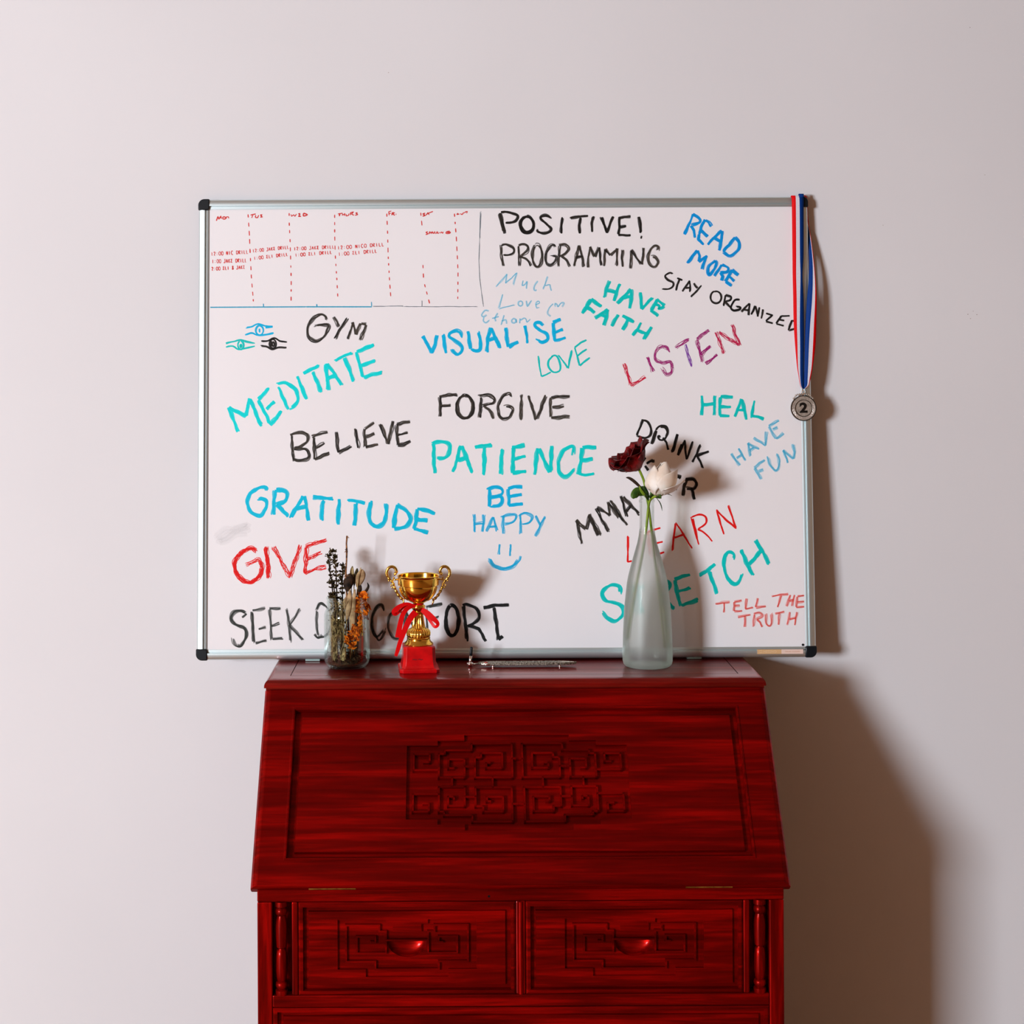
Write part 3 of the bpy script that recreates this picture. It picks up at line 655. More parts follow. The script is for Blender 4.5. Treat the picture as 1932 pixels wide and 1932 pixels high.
def relief(bm, W, H, rings, holes=None, flat=True):
    """stepped panel; rings: (left, right, top, bottom, height) insets from the outer edge"""
    def rect(l, r, t, b, h): return [(-W / 2 + l, b, h), (W / 2 - r, b, h), (W / 2 - r, H - t, h), (-W / 2 + l, H - t, h)]
    prev = None
    for q in rings:
        cur = [bm.verts.new(p) for p in rect(*q)]
        if prev:
            for k in range(4): bm.faces.new((prev[k], prev[(k + 1) % 4], cur[(k + 1) % 4], cur[k]))
        prev = cur
    l, r, t, b, h = rings[-1]
    outer = [Vector(p) for p in rect(l, r, t, b, h)]
    if not holes:
        bm.faces.new(prev)
        return
    polys = [outer] + [[Vector((x, y, h)) for x, y in hole] for hole in holes]
    flatv = [v for p in polys for v in p]
    vs = [bm.verts.new(v) for v in flatv]
    for tri in tessellate_polygon(polys):
        try: bm.faces.new([vs[i] for i in tri])
        except ValueError: pass
def sunk(bm, outline, h, dep, holes=None):
    """vertical wall of a recess and its floor"""
    n = len(outline)
    A = [bm.verts.new((x, y, h)) for x, y in outline]; B = [bm.verts.new((x, y, h - dep)) for x, y in outline]
    for i in range(n): bm.faces.new((A[i], A[(i + 1) % n], B[(i + 1) % n], B[i]))
    polys = [[Vector((x, y, h - dep)) for x, y in outline]] + [[Vector((x, y, h - dep)) for x, y in q] for q in (holes or [])]
    vs = [bm.verts.new(v) for p in polys for v in p]
    for tri in tessellate_polygon(polys):
        try: bm.faces.new([vs[i] for i in tri])
        except ValueError: pass
def snap(poly, close=False):
    """make every segment run along x or y"""
    P = [list(p) for p in poly]
    for i in range(1, len(P)):
        if abs(P[i][0] - P[i - 1][0]) < abs(P[i][1] - P[i - 1][1]): P[i][0] = P[i - 1][0]
        else: P[i][1] = P[i - 1][1]
    return [tuple(p) for p in P]
def ridge(bm, poly, z0, z1, wb=.0046, wt=.0032):
    """raised fillets along a polyline"""
    for (a, b) in zip(poly[:-1], poly[1:]):
        a, b = Vector(a), Vector(b)
        t = (b - a)
        if t.length < 1e-5: continue
        t.normalize(); n = Vector((-t.y, t.x))
        A0, B0 = a - t * wb / 2, b + t * wb / 2; A1, B1 = a - t * wt / 2, b + t * wt / 2
        lo = [A0 + n * wb / 2, A0 - n * wb / 2, B0 - n * wb / 2, B0 + n * wb / 2]; hi = [A1 + n * wt / 2, A1 - n * wt / 2, B1 - n * wt / 2, B1 + n * wt / 2]
        L = [bm.verts.new((*p, z0)) for p in lo]; U = [bm.verts.new((*p, z1)) for p in hi]
        for k in range(4): bm.faces.new((L[k], L[(k + 1) % 4], U[(k + 1) % 4], U[k]))
        bm.faces.new(U)
def pc(s, ox, oy, k, f):
    return [f(ox + float(a) * k, oy + float(b) * k) for a, b in (q.split(',') for q in s.split())]
CK = 240 / 1932
g = lambda s: pc(s, 740, 1370, CK, fl)
CXF = fl(740 + 1908 * CK, 1470)[0]
mir = lambda P: [(2 * CXF - x, y) for x, y in P]
half = snap(g('205,1405 205,287 690,287 690,212 1095,212 1095,125 1908,125'))
lowh = snap(g('1908,1572 1095,1572 1095,1482 690,1482 690,1405 205,1405'))
half[0] = (half[0][0], lowh[-1][1]); 
xs = [half[0][0], half[2][0], half[4][0]]
fit = lambda P: [(min(xs, key=lambda q: abs(q - x)) if abs(x - CXF) > .004 else CXF, y) for x, y in P]
half, lowh = fit(half), fit(lowh)
left = lowh[:-1] + half          # from bottom centre round the left to top centre
out_f = left + mir(left)[::-1][1:-1]
FR = []
for s_ in ('710,655 325,655 325,415 570,415 570,535 485,535', '710,410 800,410 800,358 1205,358 1205,255 1815,255 1815,765 1260,765 1260,465 1350,465 1350,398 1670,398 1670,620 1430,620 1430,545 1480,545',
           '710,410 710,770 1100,770 1100,490 855,490 855,625 930,625', '910,770 910,910', '1525,765 1525,915', '1100,600 1260,600', '1815,480 1908,480',
           '710,1020 315,1020 315,1290 558,1290 558,1165 475,1165', '710,910 1100,910 1100,1200 850,1200 850,1058 940,1058 940,1090', '710,910 710,1290 790,1290 790,1342 1220,1342 1220,1440 1830,1440 1830,915 1265,915 1265,1205 1385,1205 1385,1287 1690,1287 1690,1060 1440,1060 1440,1130 1490,1130',
           '1100,1060 1265,1060', '1830,1170 1908,1170'):
    p = snap(g(s_)); FR.append(p); FR.append(mir(p))
bm = bmesh.new()
W2 = 2 * HW
rings = [(0.0, 0.0, 0, 0, -.020), (0.0, 0.0, 0, 0, -.009), (.0035, .0035, .001, .001, -.0035), (.0095, .0095, .002, .003, -.0006), (.0118, .0118, .003, .004, 0.0),
         (.0535, .0535, .0370, .0450, 0.0), (.0550, .0550, .0385, .0465, .0016), (.0575, .0575, .0410, .0490, .0016), (.0588, .0588, .0425, .0505, -.0005), (.0590, .0590, .0430, .0510, -.0105),
         (.0700, .0700, .0540, .0600, -.0105), (.0712, .0712, .0552, .0612, -.0035)]
HF = rings[-1][4]
relief(bm, W2, FH, rings, [out_f])
sunk(bm, out_f, HF, .0062)
box(bm, -HW + .001, HW - .001, .0, FH, -.022, -.0195)
flap = obj('fall_front', bm, M['wood_s'], desk, matrix=FM)
bm = bmesh.new()
for p in FR: ridge(bm, p, HF - .0063, HF + .0006)
obj('carved_fret', bm, M['wood_s'], flap)

# carcase: two shaped sides, back, bottom, plinth
bm = bmesh.new()
HC = 0.4460
side = [(-.012, 0.08), (YF + .018, 0.08), (YF + .018, P_B.z - .012), (P_B.y + .03, P_B.z - .012), (P_T.y + .022, P_T.z), (-.012, P_T.z + .0)]
for s_ in (-1, 1):
    prism(bm, side, s_ * HC, s_ * (HC - .018), 'x')
box(bm, -HC, HC, -.020, -.012, .08, P_T.z)
box(bm, -HC + .01, HC - .01, YF + .05, -.02, .085, .10)
box(bm, -HC - .008, HC + .008, YF - .006, -.012, 0, .08)
box(bm, -HC + .018, HC - .018, YF + .03, -.02, P_B.z - .03, P_B.z - .014)     # writing bed under the flap
obj('carcase', bm, M['wood_v'], desk)

# face frame (pixel columns and rows of the face plane)
def fp(px, py):
    q = pt(px, py, DF); return (q.x - DX, q.z)
fxx = lambda px: (px - 983.0) * DF / FOC
zr = lambda py: pt(983, py, DF).z
ZTOP = P_B.z - .004
Z1, Z2, Z3 = zr(1700), zr(1876), zr(1899)
XN0, XN1, XD0, XD1 = fxx(514), fxx(551), fxx(563), fxx(974)
Z4 = Z3 - .165
FT = .022
def rails(bm, lst):
    for (x0, x1, z0, z1) in lst: box(bm, x0, x1, YF, YF + FT, z0, z1)
for q in [(-HC, HC, Z1, ZTOP), (XN0, -XN0, Z3, Z2), (XN0, -XN0, .08, Z4)]:
    bm = bmesh.new(); rails(bm, [q]); obj('face_rail', bm, M['wood_h'], desk, bevel=.0022)
for q in [(-HC, XN0, .08, Z1), (-XN0, HC, .08, Z1), (XN1, XD0, Z2, Z1), (-XD0, -XN1, Z2, Z1), (XD1, -XD1, Z2, Z1)]:
    bm = bmesh.new(); rails(bm, [q]); obj('face_stile', bm, M['wood_v'], desk, bevel=.0022)
for s_ in (-1, 1):
    bm = bmesh.new()
    a, b = sorted((s_ * XN0, s_ * XN1)); box(bm, a - .002, b + .002, YF + .030, YF + .036, Z2 - .002, Z1 + .002)
    obj('niche_back', bm, M['wood_v'], desk)
# rounded moulding on the centre stile
bm = bmesh.new()
tube(bm, [(0, YF + .001, Z2 + .001), (0, YF + .001, Z1 - .001)], .0042, 12)
obj('stile_bead', bm, M['wood_v'], desk, 60)
# keyhole
kx, kz = fp(922.5, 1691)
bm = bmesh.new(); lathe(bm, [(.0021, 0), (.0021, .003)], 14)
obj('keyhole', bm, M['dark'], desk, matrix=Matrix.Translation((kx, YF - .0004, kz)) @ Matrix.Rotation(R(-90), 4, 'X'))
# hinges between flap and face
for px0, px1, py in ((583, 672, 1675), (1293, 1382, 1671.5)):
    x0, z0 = fp(px0, py); x1, _ = fp(px1, py)
    bm = bmesh.new()
    n = 5
    for i in range(n):
        a = x0 + (x1 - x0) * i / n; b = x0 + (x1 - x0) * (i + .96) / n
        tube(bm, [(a, YF - .003, z0), (b, YF - .003, z0)], .0027, 10)
    box(bm, x0, x1, YF - .003, YF + .002, z0 - .0022, z0 - .0010)
    obj('hinge', bm, M['brass'], desk, 40)

# turned half columns
def column(s_):
    xc = -s_ * fxx(531)
    H = Z1 - Z2
    r = .0095
    pr = [(r * 1.02, 0), (r * 1.1, .004), (r * 1.1, .008), (r * .72, .010), (r * 1.0, .013), (r * 1.08, .017), (r * 1.0, .021), (r * .72, .023), (r * .85, .026)]
    up = [(r * .95, .034), (r * 1.02, H * .26), (r * 1.0, H * .40), (r * .86, H * .475), (r * .62, H * .492), (r * .62, H * .500), (r * .9, H * .512)]
    hi = [(r * 1.0, H * .60), (r * 1.05, H * .72), (r * .96, H - .034), (r * .80, H - .027), (r * .72, H - .024), (r * 1.0, H - .021), (r * 1.08, H - .017), (r * 1.0, H - .013), (r * .72, H - .010), (r * 1.1, H - .008), (r * 1.1, H - .004), (r * 1.02, H)]
    bm = bmesh.new(); lathe(bm, pr + up + hi, 28)
    o = obj('turned_column', bm, M['wood_v'], desk, 50, matrix=Matrix.Translation((xc, YF + .006, Z2)))
column(-1); column(1)

# drawers
DWID, DHEI = XD1 - XD0 - .0016, Z1 - Z2 - .0016
KD = 530 / 1932
zd0 = Z2 + .0008
def dl(px, py):
    q = fp(px, py); return (q[0] - (XD0 + XD1) / 2, q[1] - zd0)
gd = lambda s: pc(s, 470, 1640, KD, dl)
def make_drawer():
    CXD = dl(470 + 1080 * KD, 1780)[0]
    off = CXD
    sh = lambda P: [(x - off, y) for x, y in P]
    md = lambda P: [(-x, y) for x, y in P]
    lh = snap(sh(gd('1080,742 797,742 797,692 603,692 603,350 935,350 935,380 980,380 980,432 1080,432')))
    outl = lh + md(lh)[::-1][1:-1]
    rg = [(0, 0, 0, 0, -.018), (0, 0, 0, 0, -.0005), (.003, .003, .003, .003, .0018), (.0075, .0075, .0075, .0075, .0018), (.0092, .0092, .0092, .0092, -.0055), (.0160, .0160, .0150, .0150, -.0055), (.0172, .0172, .0162, .0162, -.0015)]
    h = rg[-1][4]
    dep = .0042
    # half-moon finger pull
    ax, ay = (sh(gd('1220,490'))[0][0]), 0
    y0 = sh(gd('1080,497'))[0][1]; yb = sh(gd('1080,612'))[0][1]
    A_, B_ = abs(ax), y0 - yb
    moon = [(A_ * math.cos(t), y0 - B_ * math.sin(t)) for t in [i * math.pi / 24 for i in range(25)]]
    bm = bmesh.new()
    relief(bm, DWID, DHEI, rg, [outl])
    sunk(bm, outl, h, dep, [moon])
    dr = obj('drawer', bm, M['wood_h'], desk, matrix=Matrix.Translation(((XD0 + XD1) / 2, YF, zd0)) @ Matrix.Rotation(R(90), 4, 'X'))
    bm = bmesh.new()
    for s_ in ('935,490 935,580 735,580 735,468 862,468 862,505 835,505', '935,490 935,432 890,432 890,388 660,388 660,640 862,640 862,692 1080,692'):
        p = snap(sh(gd(s_))); ridge(bm, p, h - dep - .0001, h + .0002, .0042, .0028); ridge(bm, md(p), h - dep - .0001, h + .0002, .0042, .0028)
    p = snap(sh(gd('935,490 1080,490'))); ridge(bm, p, h - dep, h + .0012, .0046, .0026); ridge(bm, md(p), h - dep, h + .0012, .0046, .0026)
    obj('carved_fret', bm, M['wood_h'], dr)
    bm = bmesh.new()
    rows = []
    for i in range(0, 9):
        rr = 1 - i / 8
        rows.append([bm.verts.new((A_ * rr * math.cos(t), y0 - B_ * rr * math.sin(t), h - dep - .015 * math.sqrt(max(0, 1 - rr * rr)))) for t in [k * math.pi / 24 for k in range(25)]])
    for i in range(8):
        for k in range(24):
            try: bm.faces.new((rows[i][k], rows[i][k + 1], rows[i + 1][k + 1], rows[i + 1][k]))
            except ValueError: pass
    # flat underside of the lip
    n = 12
    tp = [(A_ * math.cos(math.pi * i / n)) for i in range(n + 1)]
    for i in range(n):
        x0_, x1_ = tp[i], tp[i + 1]
        z0_, z1_ = [h - dep - .015 * math.sqrt(max(0, 1 - (q / A_) ** 2)) for q in (x0_, x1_)]
        bm.faces.new([bm.verts.new(v) for v in ((x0_, y0, h - dep), (x1_, y0, h - dep), (x1_, y0, z1_), (x0_, y0, z0_))])
    obj('finger_pull', bm, M['wood_h'], dr, 70)
    return dr
d1 = make_drawer()
d2 = d1.copy(); COL.objects.link(d2); d2.parent = desk
d2.matrix_local = Matrix.Translation((-(XD0 + XD1) / 2, YF, zd0)) @ Matrix.Rotation(R(90), 4, 'X')
for ch in list(d1.children):
    c = ch.copy(); COL.objects.link(c); c.parent = d2
for i in range(2):
    zb = .085 + .0008 if i else Z4
    zt_ = Z3 if not i else Z4
    if i: continue
    WW = -2 * XN0 - .0016
    bm = bmesh.new()
    relief(bm, WW, zt_ - zb - .0016, [(0, 0, 0, 0, -.018), (0, 0, 0, 0, -.0005), (.003, .003, .003, .003, .0018), (.0075, .0075, .0060, .0060, .0018), (.0092, .0092, .0075, .0075, -.0055), (.0165, .0165, .0135, .0135, -.0055), (.0177, .0177, .0147, .0147, -.0015)])
    obj('wide_drawer', bm, M['wood_h'], desk, matrix=Matrix.Translation((0, YF, zb + .0008)) @ Matrix.Rotation(R(90), 4, 'X'))
bm = bmesh.new(); box(bm, XN0 - .002, -XN0 + .002, YF + .004, YF + .018, .08, Z4)
obj('lower_panel', bm, M['wood_h'], desk)
# ------------------------------------------------------------------ medal on its striped ribbon
def stripe_mat(name, c, rough=0.55):
    return noisy(mat(name, c, rough, spec=0.08), tuple(x * .85 for x in c[:3]) + (1,), c, 900, 2)
M['rib_red'] = stripe_mat('ribbon_red', (.86, .003, .005, 1))
M['rib_white'] = stripe_mat('ribbon_white', lin(238, 236, 246))
M['rib_blue'] = stripe_mat('ribbon_blue', (0.004, 0.045, 0.26, 1))
mc = Vector(bl(1513.5, 770.5))
def bw(px, py, z):
    x, y = bl(px, py)
    return Vector((x, y, z))
medal = empty('medal', None, 'silver second-place medal hanging on a red, white and blue ribbon over the board corner', 'medal', matrix=BMAT @ Matrix.Translation((mc.x, mc.y, .004)))
ML = lambda v: Vector((v.x - mc.x, v.y - mc.y, v.z - .004))
def band(rows, name, label):
    """rows: (py, [px of the four stripe edges], depth)"""
    bm = bmesh.new()
    cols = 4
    ctrl = [[bw(x, py, z) for x in xs_] for py, xs_, z in rows]
    lines = [catmull([r_[k] for r_ in ctrl], 6) for k in range(cols)]
    V = [[bm.verts.new(ML(Vector(p))) for p in l] for l in lines]
    for k in range(cols - 1):
        for i in range(len(V[0]) - 1):
            bm.faces.new((V[k][i], V[k + 1][i], V[k + 1][i + 1], V[k][i + 1])).material_index = STR[k]
    o = obj(name, bm, [M['rib_red'], M['rib_white'], M['rib_blue']], medal, 180, label=label)
    so = o.modifiers.new('thick', 'SOLIDIFY'); so.thickness = .0007; so.offset = 0
    return o
STR = (0, 1, 2)
band([(376, (1492, 1499.5, 1506, 1513), -.016), (371.5, (1491.5, 1499, 1505.5, 1513.5), -.004), (373, (1491.5, 1499, 1505.8, 1514.2), .0045), (400, (1492, 1499.5, 1506.5, 1514), .005), (480, (1493, 1500, 1507, 1514), .0048), (520, (1493.5, 1500, 1508, 1512), .0045), (560, (1494.5, 1501, 1507.5, 1514), .0042),
      (610, (1495.5, 1501.5, 1507, 1515), .004), (650, (1498, 1502.5, 1507.5, 1515), .004), (690, (1501.5, 1503.5, 1507.5, 1514.8), .004), (712, (1505, 1506, 1507.8, 1514.6), .004), (727, (1507.5, 1508.2, 1509.2, 1514.5), .004), (734, (1511, 1511.5, 1512, 1514.5), .004)], 'ribbon_band', 'front band of the ribbon, red edge on the left')
STR = (2, 1, 0)
band([(372, (1508, 1511, 1513, 1514), -.019), (368, (1508, 1512, 1514.5, 1516), -.012), (372, (1512, 1518, 1522, 1526), -.020), (410, (1521, 1524, 1526, 1528), -.021), (440, (1524.5, 1528.6, 1529.6, 1530.6), -.012), (490, (1526, 1532.5, 1534, 1535.2), -.004), (530, (1524, 1532, 1536, 1537.5), .0015), (565, (1521, 1530.5, 1536, 1539), .0025),
      (610, (1518.5, 1527, 1534, 1538.5), .0025), (650, (1517, 1524.5, 1532, 1537), .003), (690, (1516, 1523, 1529.5, 1532), .0032), (712, (1515.5, 1522, 1526, 1528), .0032), (727, (1514.5, 1521, 1523, 1524), .0032), (734, (1513, 1516, 1516.5, 1517), .0032)], 'ribbon_band', 'rear band of the ribbon, red edge on the right')
STR = (2, 2, 2)
band([(374, (1505, 1508, 1511, 1514), .0052), (367.5, (1506, 1509, 1512, 1514.5), .0035), (366.5, (1507, 1510, 1513, 1515), -.008), (369, (1508, 1511, 1513.5, 1516), -.018)], 'ribbon_fold', 'blue fold of the ribbon on top of the frame')
silver = noisy(mat('medal_silver', rough=0.42, metal=0.55), (0.42, 0.355, 0.29, 1), (0.62, 0.54, 0.46, 1), 300)
bright = mat('medal_bright', (0.85, 0.76, 0.70, 1), 0.25, 0.6)
dks = mat('medal_dark', (0.02, 0.016, 0.013, 1), 0.4, 0.6)
r0 = 24.2 * PXM
bm = bmesh.new(); lathe(bm, [(r0 * .96, -.0008), (r0, 0), (r0, .0022), (r0 * .965, .0030), (r0 * .93, .0030), (r0 * .91, .0020), (r0 * .70, .0018), (r0 * .68, .0026), (r0 * .64, .0026), (r0 * .62, .0017), (0, .0017)], 64)
disc = obj('medal_disc', bm, silver, medal, 30)
for ra, rb in ((1.0, .94), (.665, .63)):
    bm = bmesh.new(); lathe(bm, [(r0 * ra, .0028), (r0 * ra, .00325), (r0 * rb, .00325), (r0 * rb, .0028)], 64, close=False)
    obj('dark_rim', bm, dks, disc, 30)
bm = bmesh.new()
rnd = random.Random(4)
for i in range(58):           # laurel wreath of small leaves
    a = R(-90) + (i - 28.5) / 28.5 * R(118)
    for q in (.745, .835):
        rr = r0 * (q + rnd.uniform(-.02, .02)); t = a + (R(35) if i > 28 else R(-35)) + rnd.uniform(-.3, .3)
        c = Vector((rr * math.cos(a), rr * math.sin(a), .0021))
        m = Matrix.Translation(c) @ Matrix.Rotation(t + R(90), 4, 'Z') @ Matrix.Diagonal((1.7, .62, .7, 1))
        bmesh.ops.create_icosphere(bm, subdivisions=1, radius=.00082, matrix=m)
obj('laurel_wreath', bm, bright, disc, 40)
text_mesh('numeral', '2', .026, dks, disc, (0, -.0002, .0021), ext=.0003, sx=1.15, bold=.0011)
bm = bmesh.new()
for i in range(13):
    a = R(90) + (i - 6) * R(7.4)
    rr = r0 * 1.06 + (.0012 if i in (2, 3, 9, 10) else 0) + .0018 * math.cos((i - 6) / 6 * 1.5)
    blob(bm, (rr * math.cos(a), rr * math.sin(a), .001), .0018 if i % 2 else .0023, 1)
obj('crest', bm, silver, disc, 60)
bm = bmesh.new()
tube(bm, [(.0022 * math.sin(t), r0 + .0058 + .0055 * math.cos(t), .001 + .001 * math.sin(t)) for t in [i * math.pi / 8 for i in range(17)]], .0006, 6)
obj('suspension_ring', bm, mat('ring_copper', (0.30, 0.12, 0.05, 1), 0.3, 1.0), medal, 180)

# ------------------------------------------------------------------ glass jar
def thin_glass(name, tint, rmin=0.03, gain=1.0, rough=0.02):
    m = bpy.data.materials.new(name)
    m.use_nodes = True
    nt = m.node_tree
    nt.nodes.clear()
    out = nt.nodes.new('ShaderNodeOutputMaterial')
    mx = nt.nodes.new('ShaderNodeMixShader')
    tr = nt.nodes.new('ShaderNodeBsdfTransparent'); tr.inputs[0].default_value = tint
    gl_ = nt.nodes.new('ShaderNodeBsdfGlossy'); gl_.inputs['Roughness'].default_value = rough
    gl_.inputs['Color'].default_value = (.9, .95, .93, 1)
    fr = nt.nodes.new('ShaderNodeFresnel'); fr.inputs[0].default_value = 1.42
    mr = nt.nodes.new('ShaderNodeMath'); mr.operation = 'MULTIPLY_ADD'
    mr.inputs[1].default_value = gain; mr.inputs[2].default_value = rmin; mr.use_clamp = True
    nt.links.new(fr.outputs[0], mr.inputs[0]); nt.links.new(mr.outputs[0], mx.inputs[0])
    nt.links.new(tr.outputs[0], mx.inputs[1]); nt.links.new(gl_.outputs[0], mx.inputs[2])
    nt.links.new(mx.outputs[0], out.inputs[0])
    return m
M['glass'] = thin_glass('clear_glass', (.945, .965, .955, 1), 0.005, gain=.42)
DJ = 3.024
JC = pt(655, 1257, DJ); JC.z = ZT
kj = DJ / FOC
jar = empty('glass_jar', JC, 'clear glass screw-neck jar of dried plants on the left of the desk top', 'jar')
jz = lambda py: (1257 + 4.5 - py) * kj      # height above the desk of a silhouette row
outp = [(0, .0012), (28 * kj, .0010), (33 * kj, .0004), (37 * kj, .0022), (41.5 * kj, .009), (43.2 * kj, .016), (43.3 * kj, jz(1200)), (43.0 * kj, jz(1166)), (42 * kj, jz(1159)), (39 * kj, jz(1153)), (37.4 * kj, jz(1150)), (37.2 * kj, jz(1147)),
        (38.6 * kj, jz(1146)), (38.6 * kj, jz(1144.5)), (37.3 * kj, jz(1143.5)), (37.3 * kj, jz(1141.5)), (38.6 * kj, jz(1140.5)), (38.6 * kj, jz(1139)), (37.3 * kj, jz(1138)), (37.3 * kj, jz(1135)), (38.7 * kj, jz(1133.5)), (38.9 * kj, jz(1131)), (37.8 * kj, jz(1129.5))]
inn = [(r_ - .0026, z) for r_, z in outp[::-1] if z > .012]
bm = bmesh.new()
lathe(bm, outp + inn + [(38 * kj, .0075), (30 * kj, .0050), (0, .0045)], 64, close=False)
obj('jar_glass', bm, M['glass'], jar, 60)

# what stands in the jar
def straw(name, c1, c2, sc=120, rough=0.75): return noisy(mat(name, rough=rough, spec=0.15), c1, c2, sc, 3)
M['twig'] = straw('twig_bark', lin(70, 40, 22), lin(185, 125, 80))
M['herb'] = straw('dried_herb', (.004, .0035, .002, 1), lin(92, 76, 44), 160)
M['stem'] = straw('dried_stem', lin(70, 58, 30), lin(206, 180, 124))
M['leaf'] = straw('dried_leaf', lin(150, 118, 82), lin(206, 172, 130), 90)
M['pod'] = straw('dried_pod', (.008, .006, .005, 1), lin(70, 50, 36), 90)
M['orange'] = straw('dried_petal', lin(176, 70, 6), lin(246, 132, 20), 140)
M['debris'] = straw('plant_debris', (.006, .004, .003, 1), lin(84, 62, 38), 260)
def jp(px, py, dz=0.0):
    """pixel -> point inside the jar, dz metres nearer to the lens"""
    return pt(px, py, DJ - dz)
def stemline(a, b, bend=0.0, n=8, rnd=random):
    a, b = Vector(a), Vector(b)
    s_ = Vector((rnd.uniform(-1, 1), rnd.uniform(-1, 1), 0)) * bend
    return [a.lerp(b, i / n) + s_ * math.sin(math.pi * i / n) for i in range(n + 1)]
rnd = random.Random(21)
# tall bare twig
t = empty('dried_twig', jp(660, 1255), 'tall bare brown twig rising highest out of the jar', 'dried plant')
def world(bm, o):      # move mesh given in room coordinates into the frame of o
    bmesh.ops.translate(bm, verts=bm.verts, vec=-Vector(o.location)); return bm
bm = bmesh.new()
P = [jp(661, 1250), jp(658, 1190, .004), jp(654.5, 1140, .006), jp(652.5, 1082, .006), jp(653.8, 1058, .006), jp(654.2, 1040, .006), jp(653.6, 1025, .006), jp(654.8, 1011, .006)]
tube(bm, P, [.0014, .0014, .0016, .0017, .0015, .0020, .0015, .0018], 8)
obj('stem', world(bm, t), M['twig'], t, 180)
for a, b in (((654, 1039), (650, 1042)), ((654.2, 1039), (651, 1036.5)), ((654.5, 1012), (658.5, 1015)), ((654, 1038), (656, 1041)), ((652.6, 1083), (649, 1090)), ((652.6, 1082), (657, 1087))):
    bm = bmesh.new(); tube(bm, [jp(*a, .006), jp(*b, .008)], [.0012, .0005], 6)
    obj('bud', world(bm, t), M['twig'], t, 180)
# sprigs of small dark leaves
def sprig(label, path, n, rl, foot, mt='herb', spread=1.0):
    o = empty('dried_herb_sprig', jp(*foot), label, 'dried plant', 'sprigs of dried herb in the jar')
    bm = bmesh.new()
    pts = catmull([Vector(p) for p in path], 5)
    tube(bm, pts, [.0016 - .0007 * i / len(pts) for i in range(len(pts))], 6)
    obj('stem', world(bm, o), M['pod'], o, 180)
    bm = bmesh.new()
    m = len(pts)
    for i in range(n):
        f = rnd.uniform(.10, 1.0)
        p = pts[min(m - 1, int(f * (m - 1)))]
        d = Vector((rnd.gauss(0, 1), rnd.gauss(0, 1), rnd.uniform(.1, 1.3))).normalized()
        L = rl * rnd.uniform(.5, 1.25) * spread
        q = p + d * L
        side = d.cross(Vector((rnd.uniform(-1, 1), rnd.uniform(-1, 1), .3))).normalized() * rl * .30
        mid = p.lerp(q, .55)
        v = [bm.verts.new(x) for x in (p, mid + side, q, mid - side)]
        bm.faces.new(v)
        if rnd.random() < .5: blob(bm, q, rnd.uniform(.0010, .0019), 1)
    l = obj('leaves', world(bm, o), M[mt], o)
    so = l.modifiers.new('thick', 'SOLIDIFY'); so.thickness = .0005
sprig('blackish herb sprig with a crooked tip, farthest left in the jar', [jp(640, 1248), jp(634, 1190, .004), jp(628, 1120, .004), jp(623, 1080, .004), jp(620.5, 1060, .004), jp(622, 1045, .004), jp(631, 1040, .004)], 105, .0075, (640, 1248))
sprig('dark knobbly herb sprig just right of the crooked one', [jp(643, 1250, .006), jp(640, 1190, .009), jp(636, 1130, .009), jp(634, 1080, .009), jp(632, 1060, .009), jp(633, 1047, .009)], 115, .0078, (643, 1250))
sprig('short dark pointed sprig between the herbs and the tall twig', [jp(650, 1250, .0), jp(648, 1190), jp(646, 1120), jp(646, 1085), jp(647.5, 1064)], 90, .0085, (650, 1250))
sprig('low bushy olive sprig spilling over the left rim of the jar', [jp(645, 1245, .016), jp(637, 1190, .016), jp(630, 1140, .014), jp(625, 1120, .012)], 190, .0085, (645, 1245), 'herb', 1.1)
sprig('reddish black sprig bent to the left under the crooked tip', [jp(648, 1240, -.01), jp(640, 1170, -.006), jp(630, 1110, -.003), jp(621, 1095, 0)], 60, .0065, (648, 1240))
# straw-coloured hay
o = empty('dried_grass', jp(642, 1258), 'tangle of straw coloured grass stalks along the left side inside the jar', 'dried plant')
bm = bmesh.new()
for i in range(150):
    x0, x1 = rnd.uniform(624, 646), rnd.uniform(622, 652)
    y0, y1 = rnd.uniform(1215, 1257), rnd.uniform(1128, 1190)
    a, b = jp(x0, y0, rnd.uniform(-.012, .026)), jp(x1, y1, rnd.uniform(-.012, .026))
    tube(bm, stemline(a, b, .008, 7, rnd), rnd.uniform(.00035, .0008), 5)
g_ = obj('stalks', world(bm, o), [M['stem']], o, 180)
g_['kind'] = 'stuff'
bm = bmesh.new()
for i in range(150):
    p = jp(rnd.uniform(620, 648), rnd.uniform(1140, 1245), rnd.uniform(-.010, .030)); d = Vector((rnd.gauss(0, 1), rnd.gauss(0, 1), rnd.gauss(0, 1))).normalized() * rnd.uniform(.002, .0055)
    s_ = d.cross(Vector((.3, .5, 1))).normalized() * .0012
    bm.faces.new([bm.verts.new(v) for v in (p - d, p + s_, p + d, p - s_)])
b_ = obj('chaff', world(bm, o), M['herb'], o)
so = b_.modifiers.new('thick', 'SOLIDIFY'); so.thickness = .0004
b_['kind'] = 'stuff'
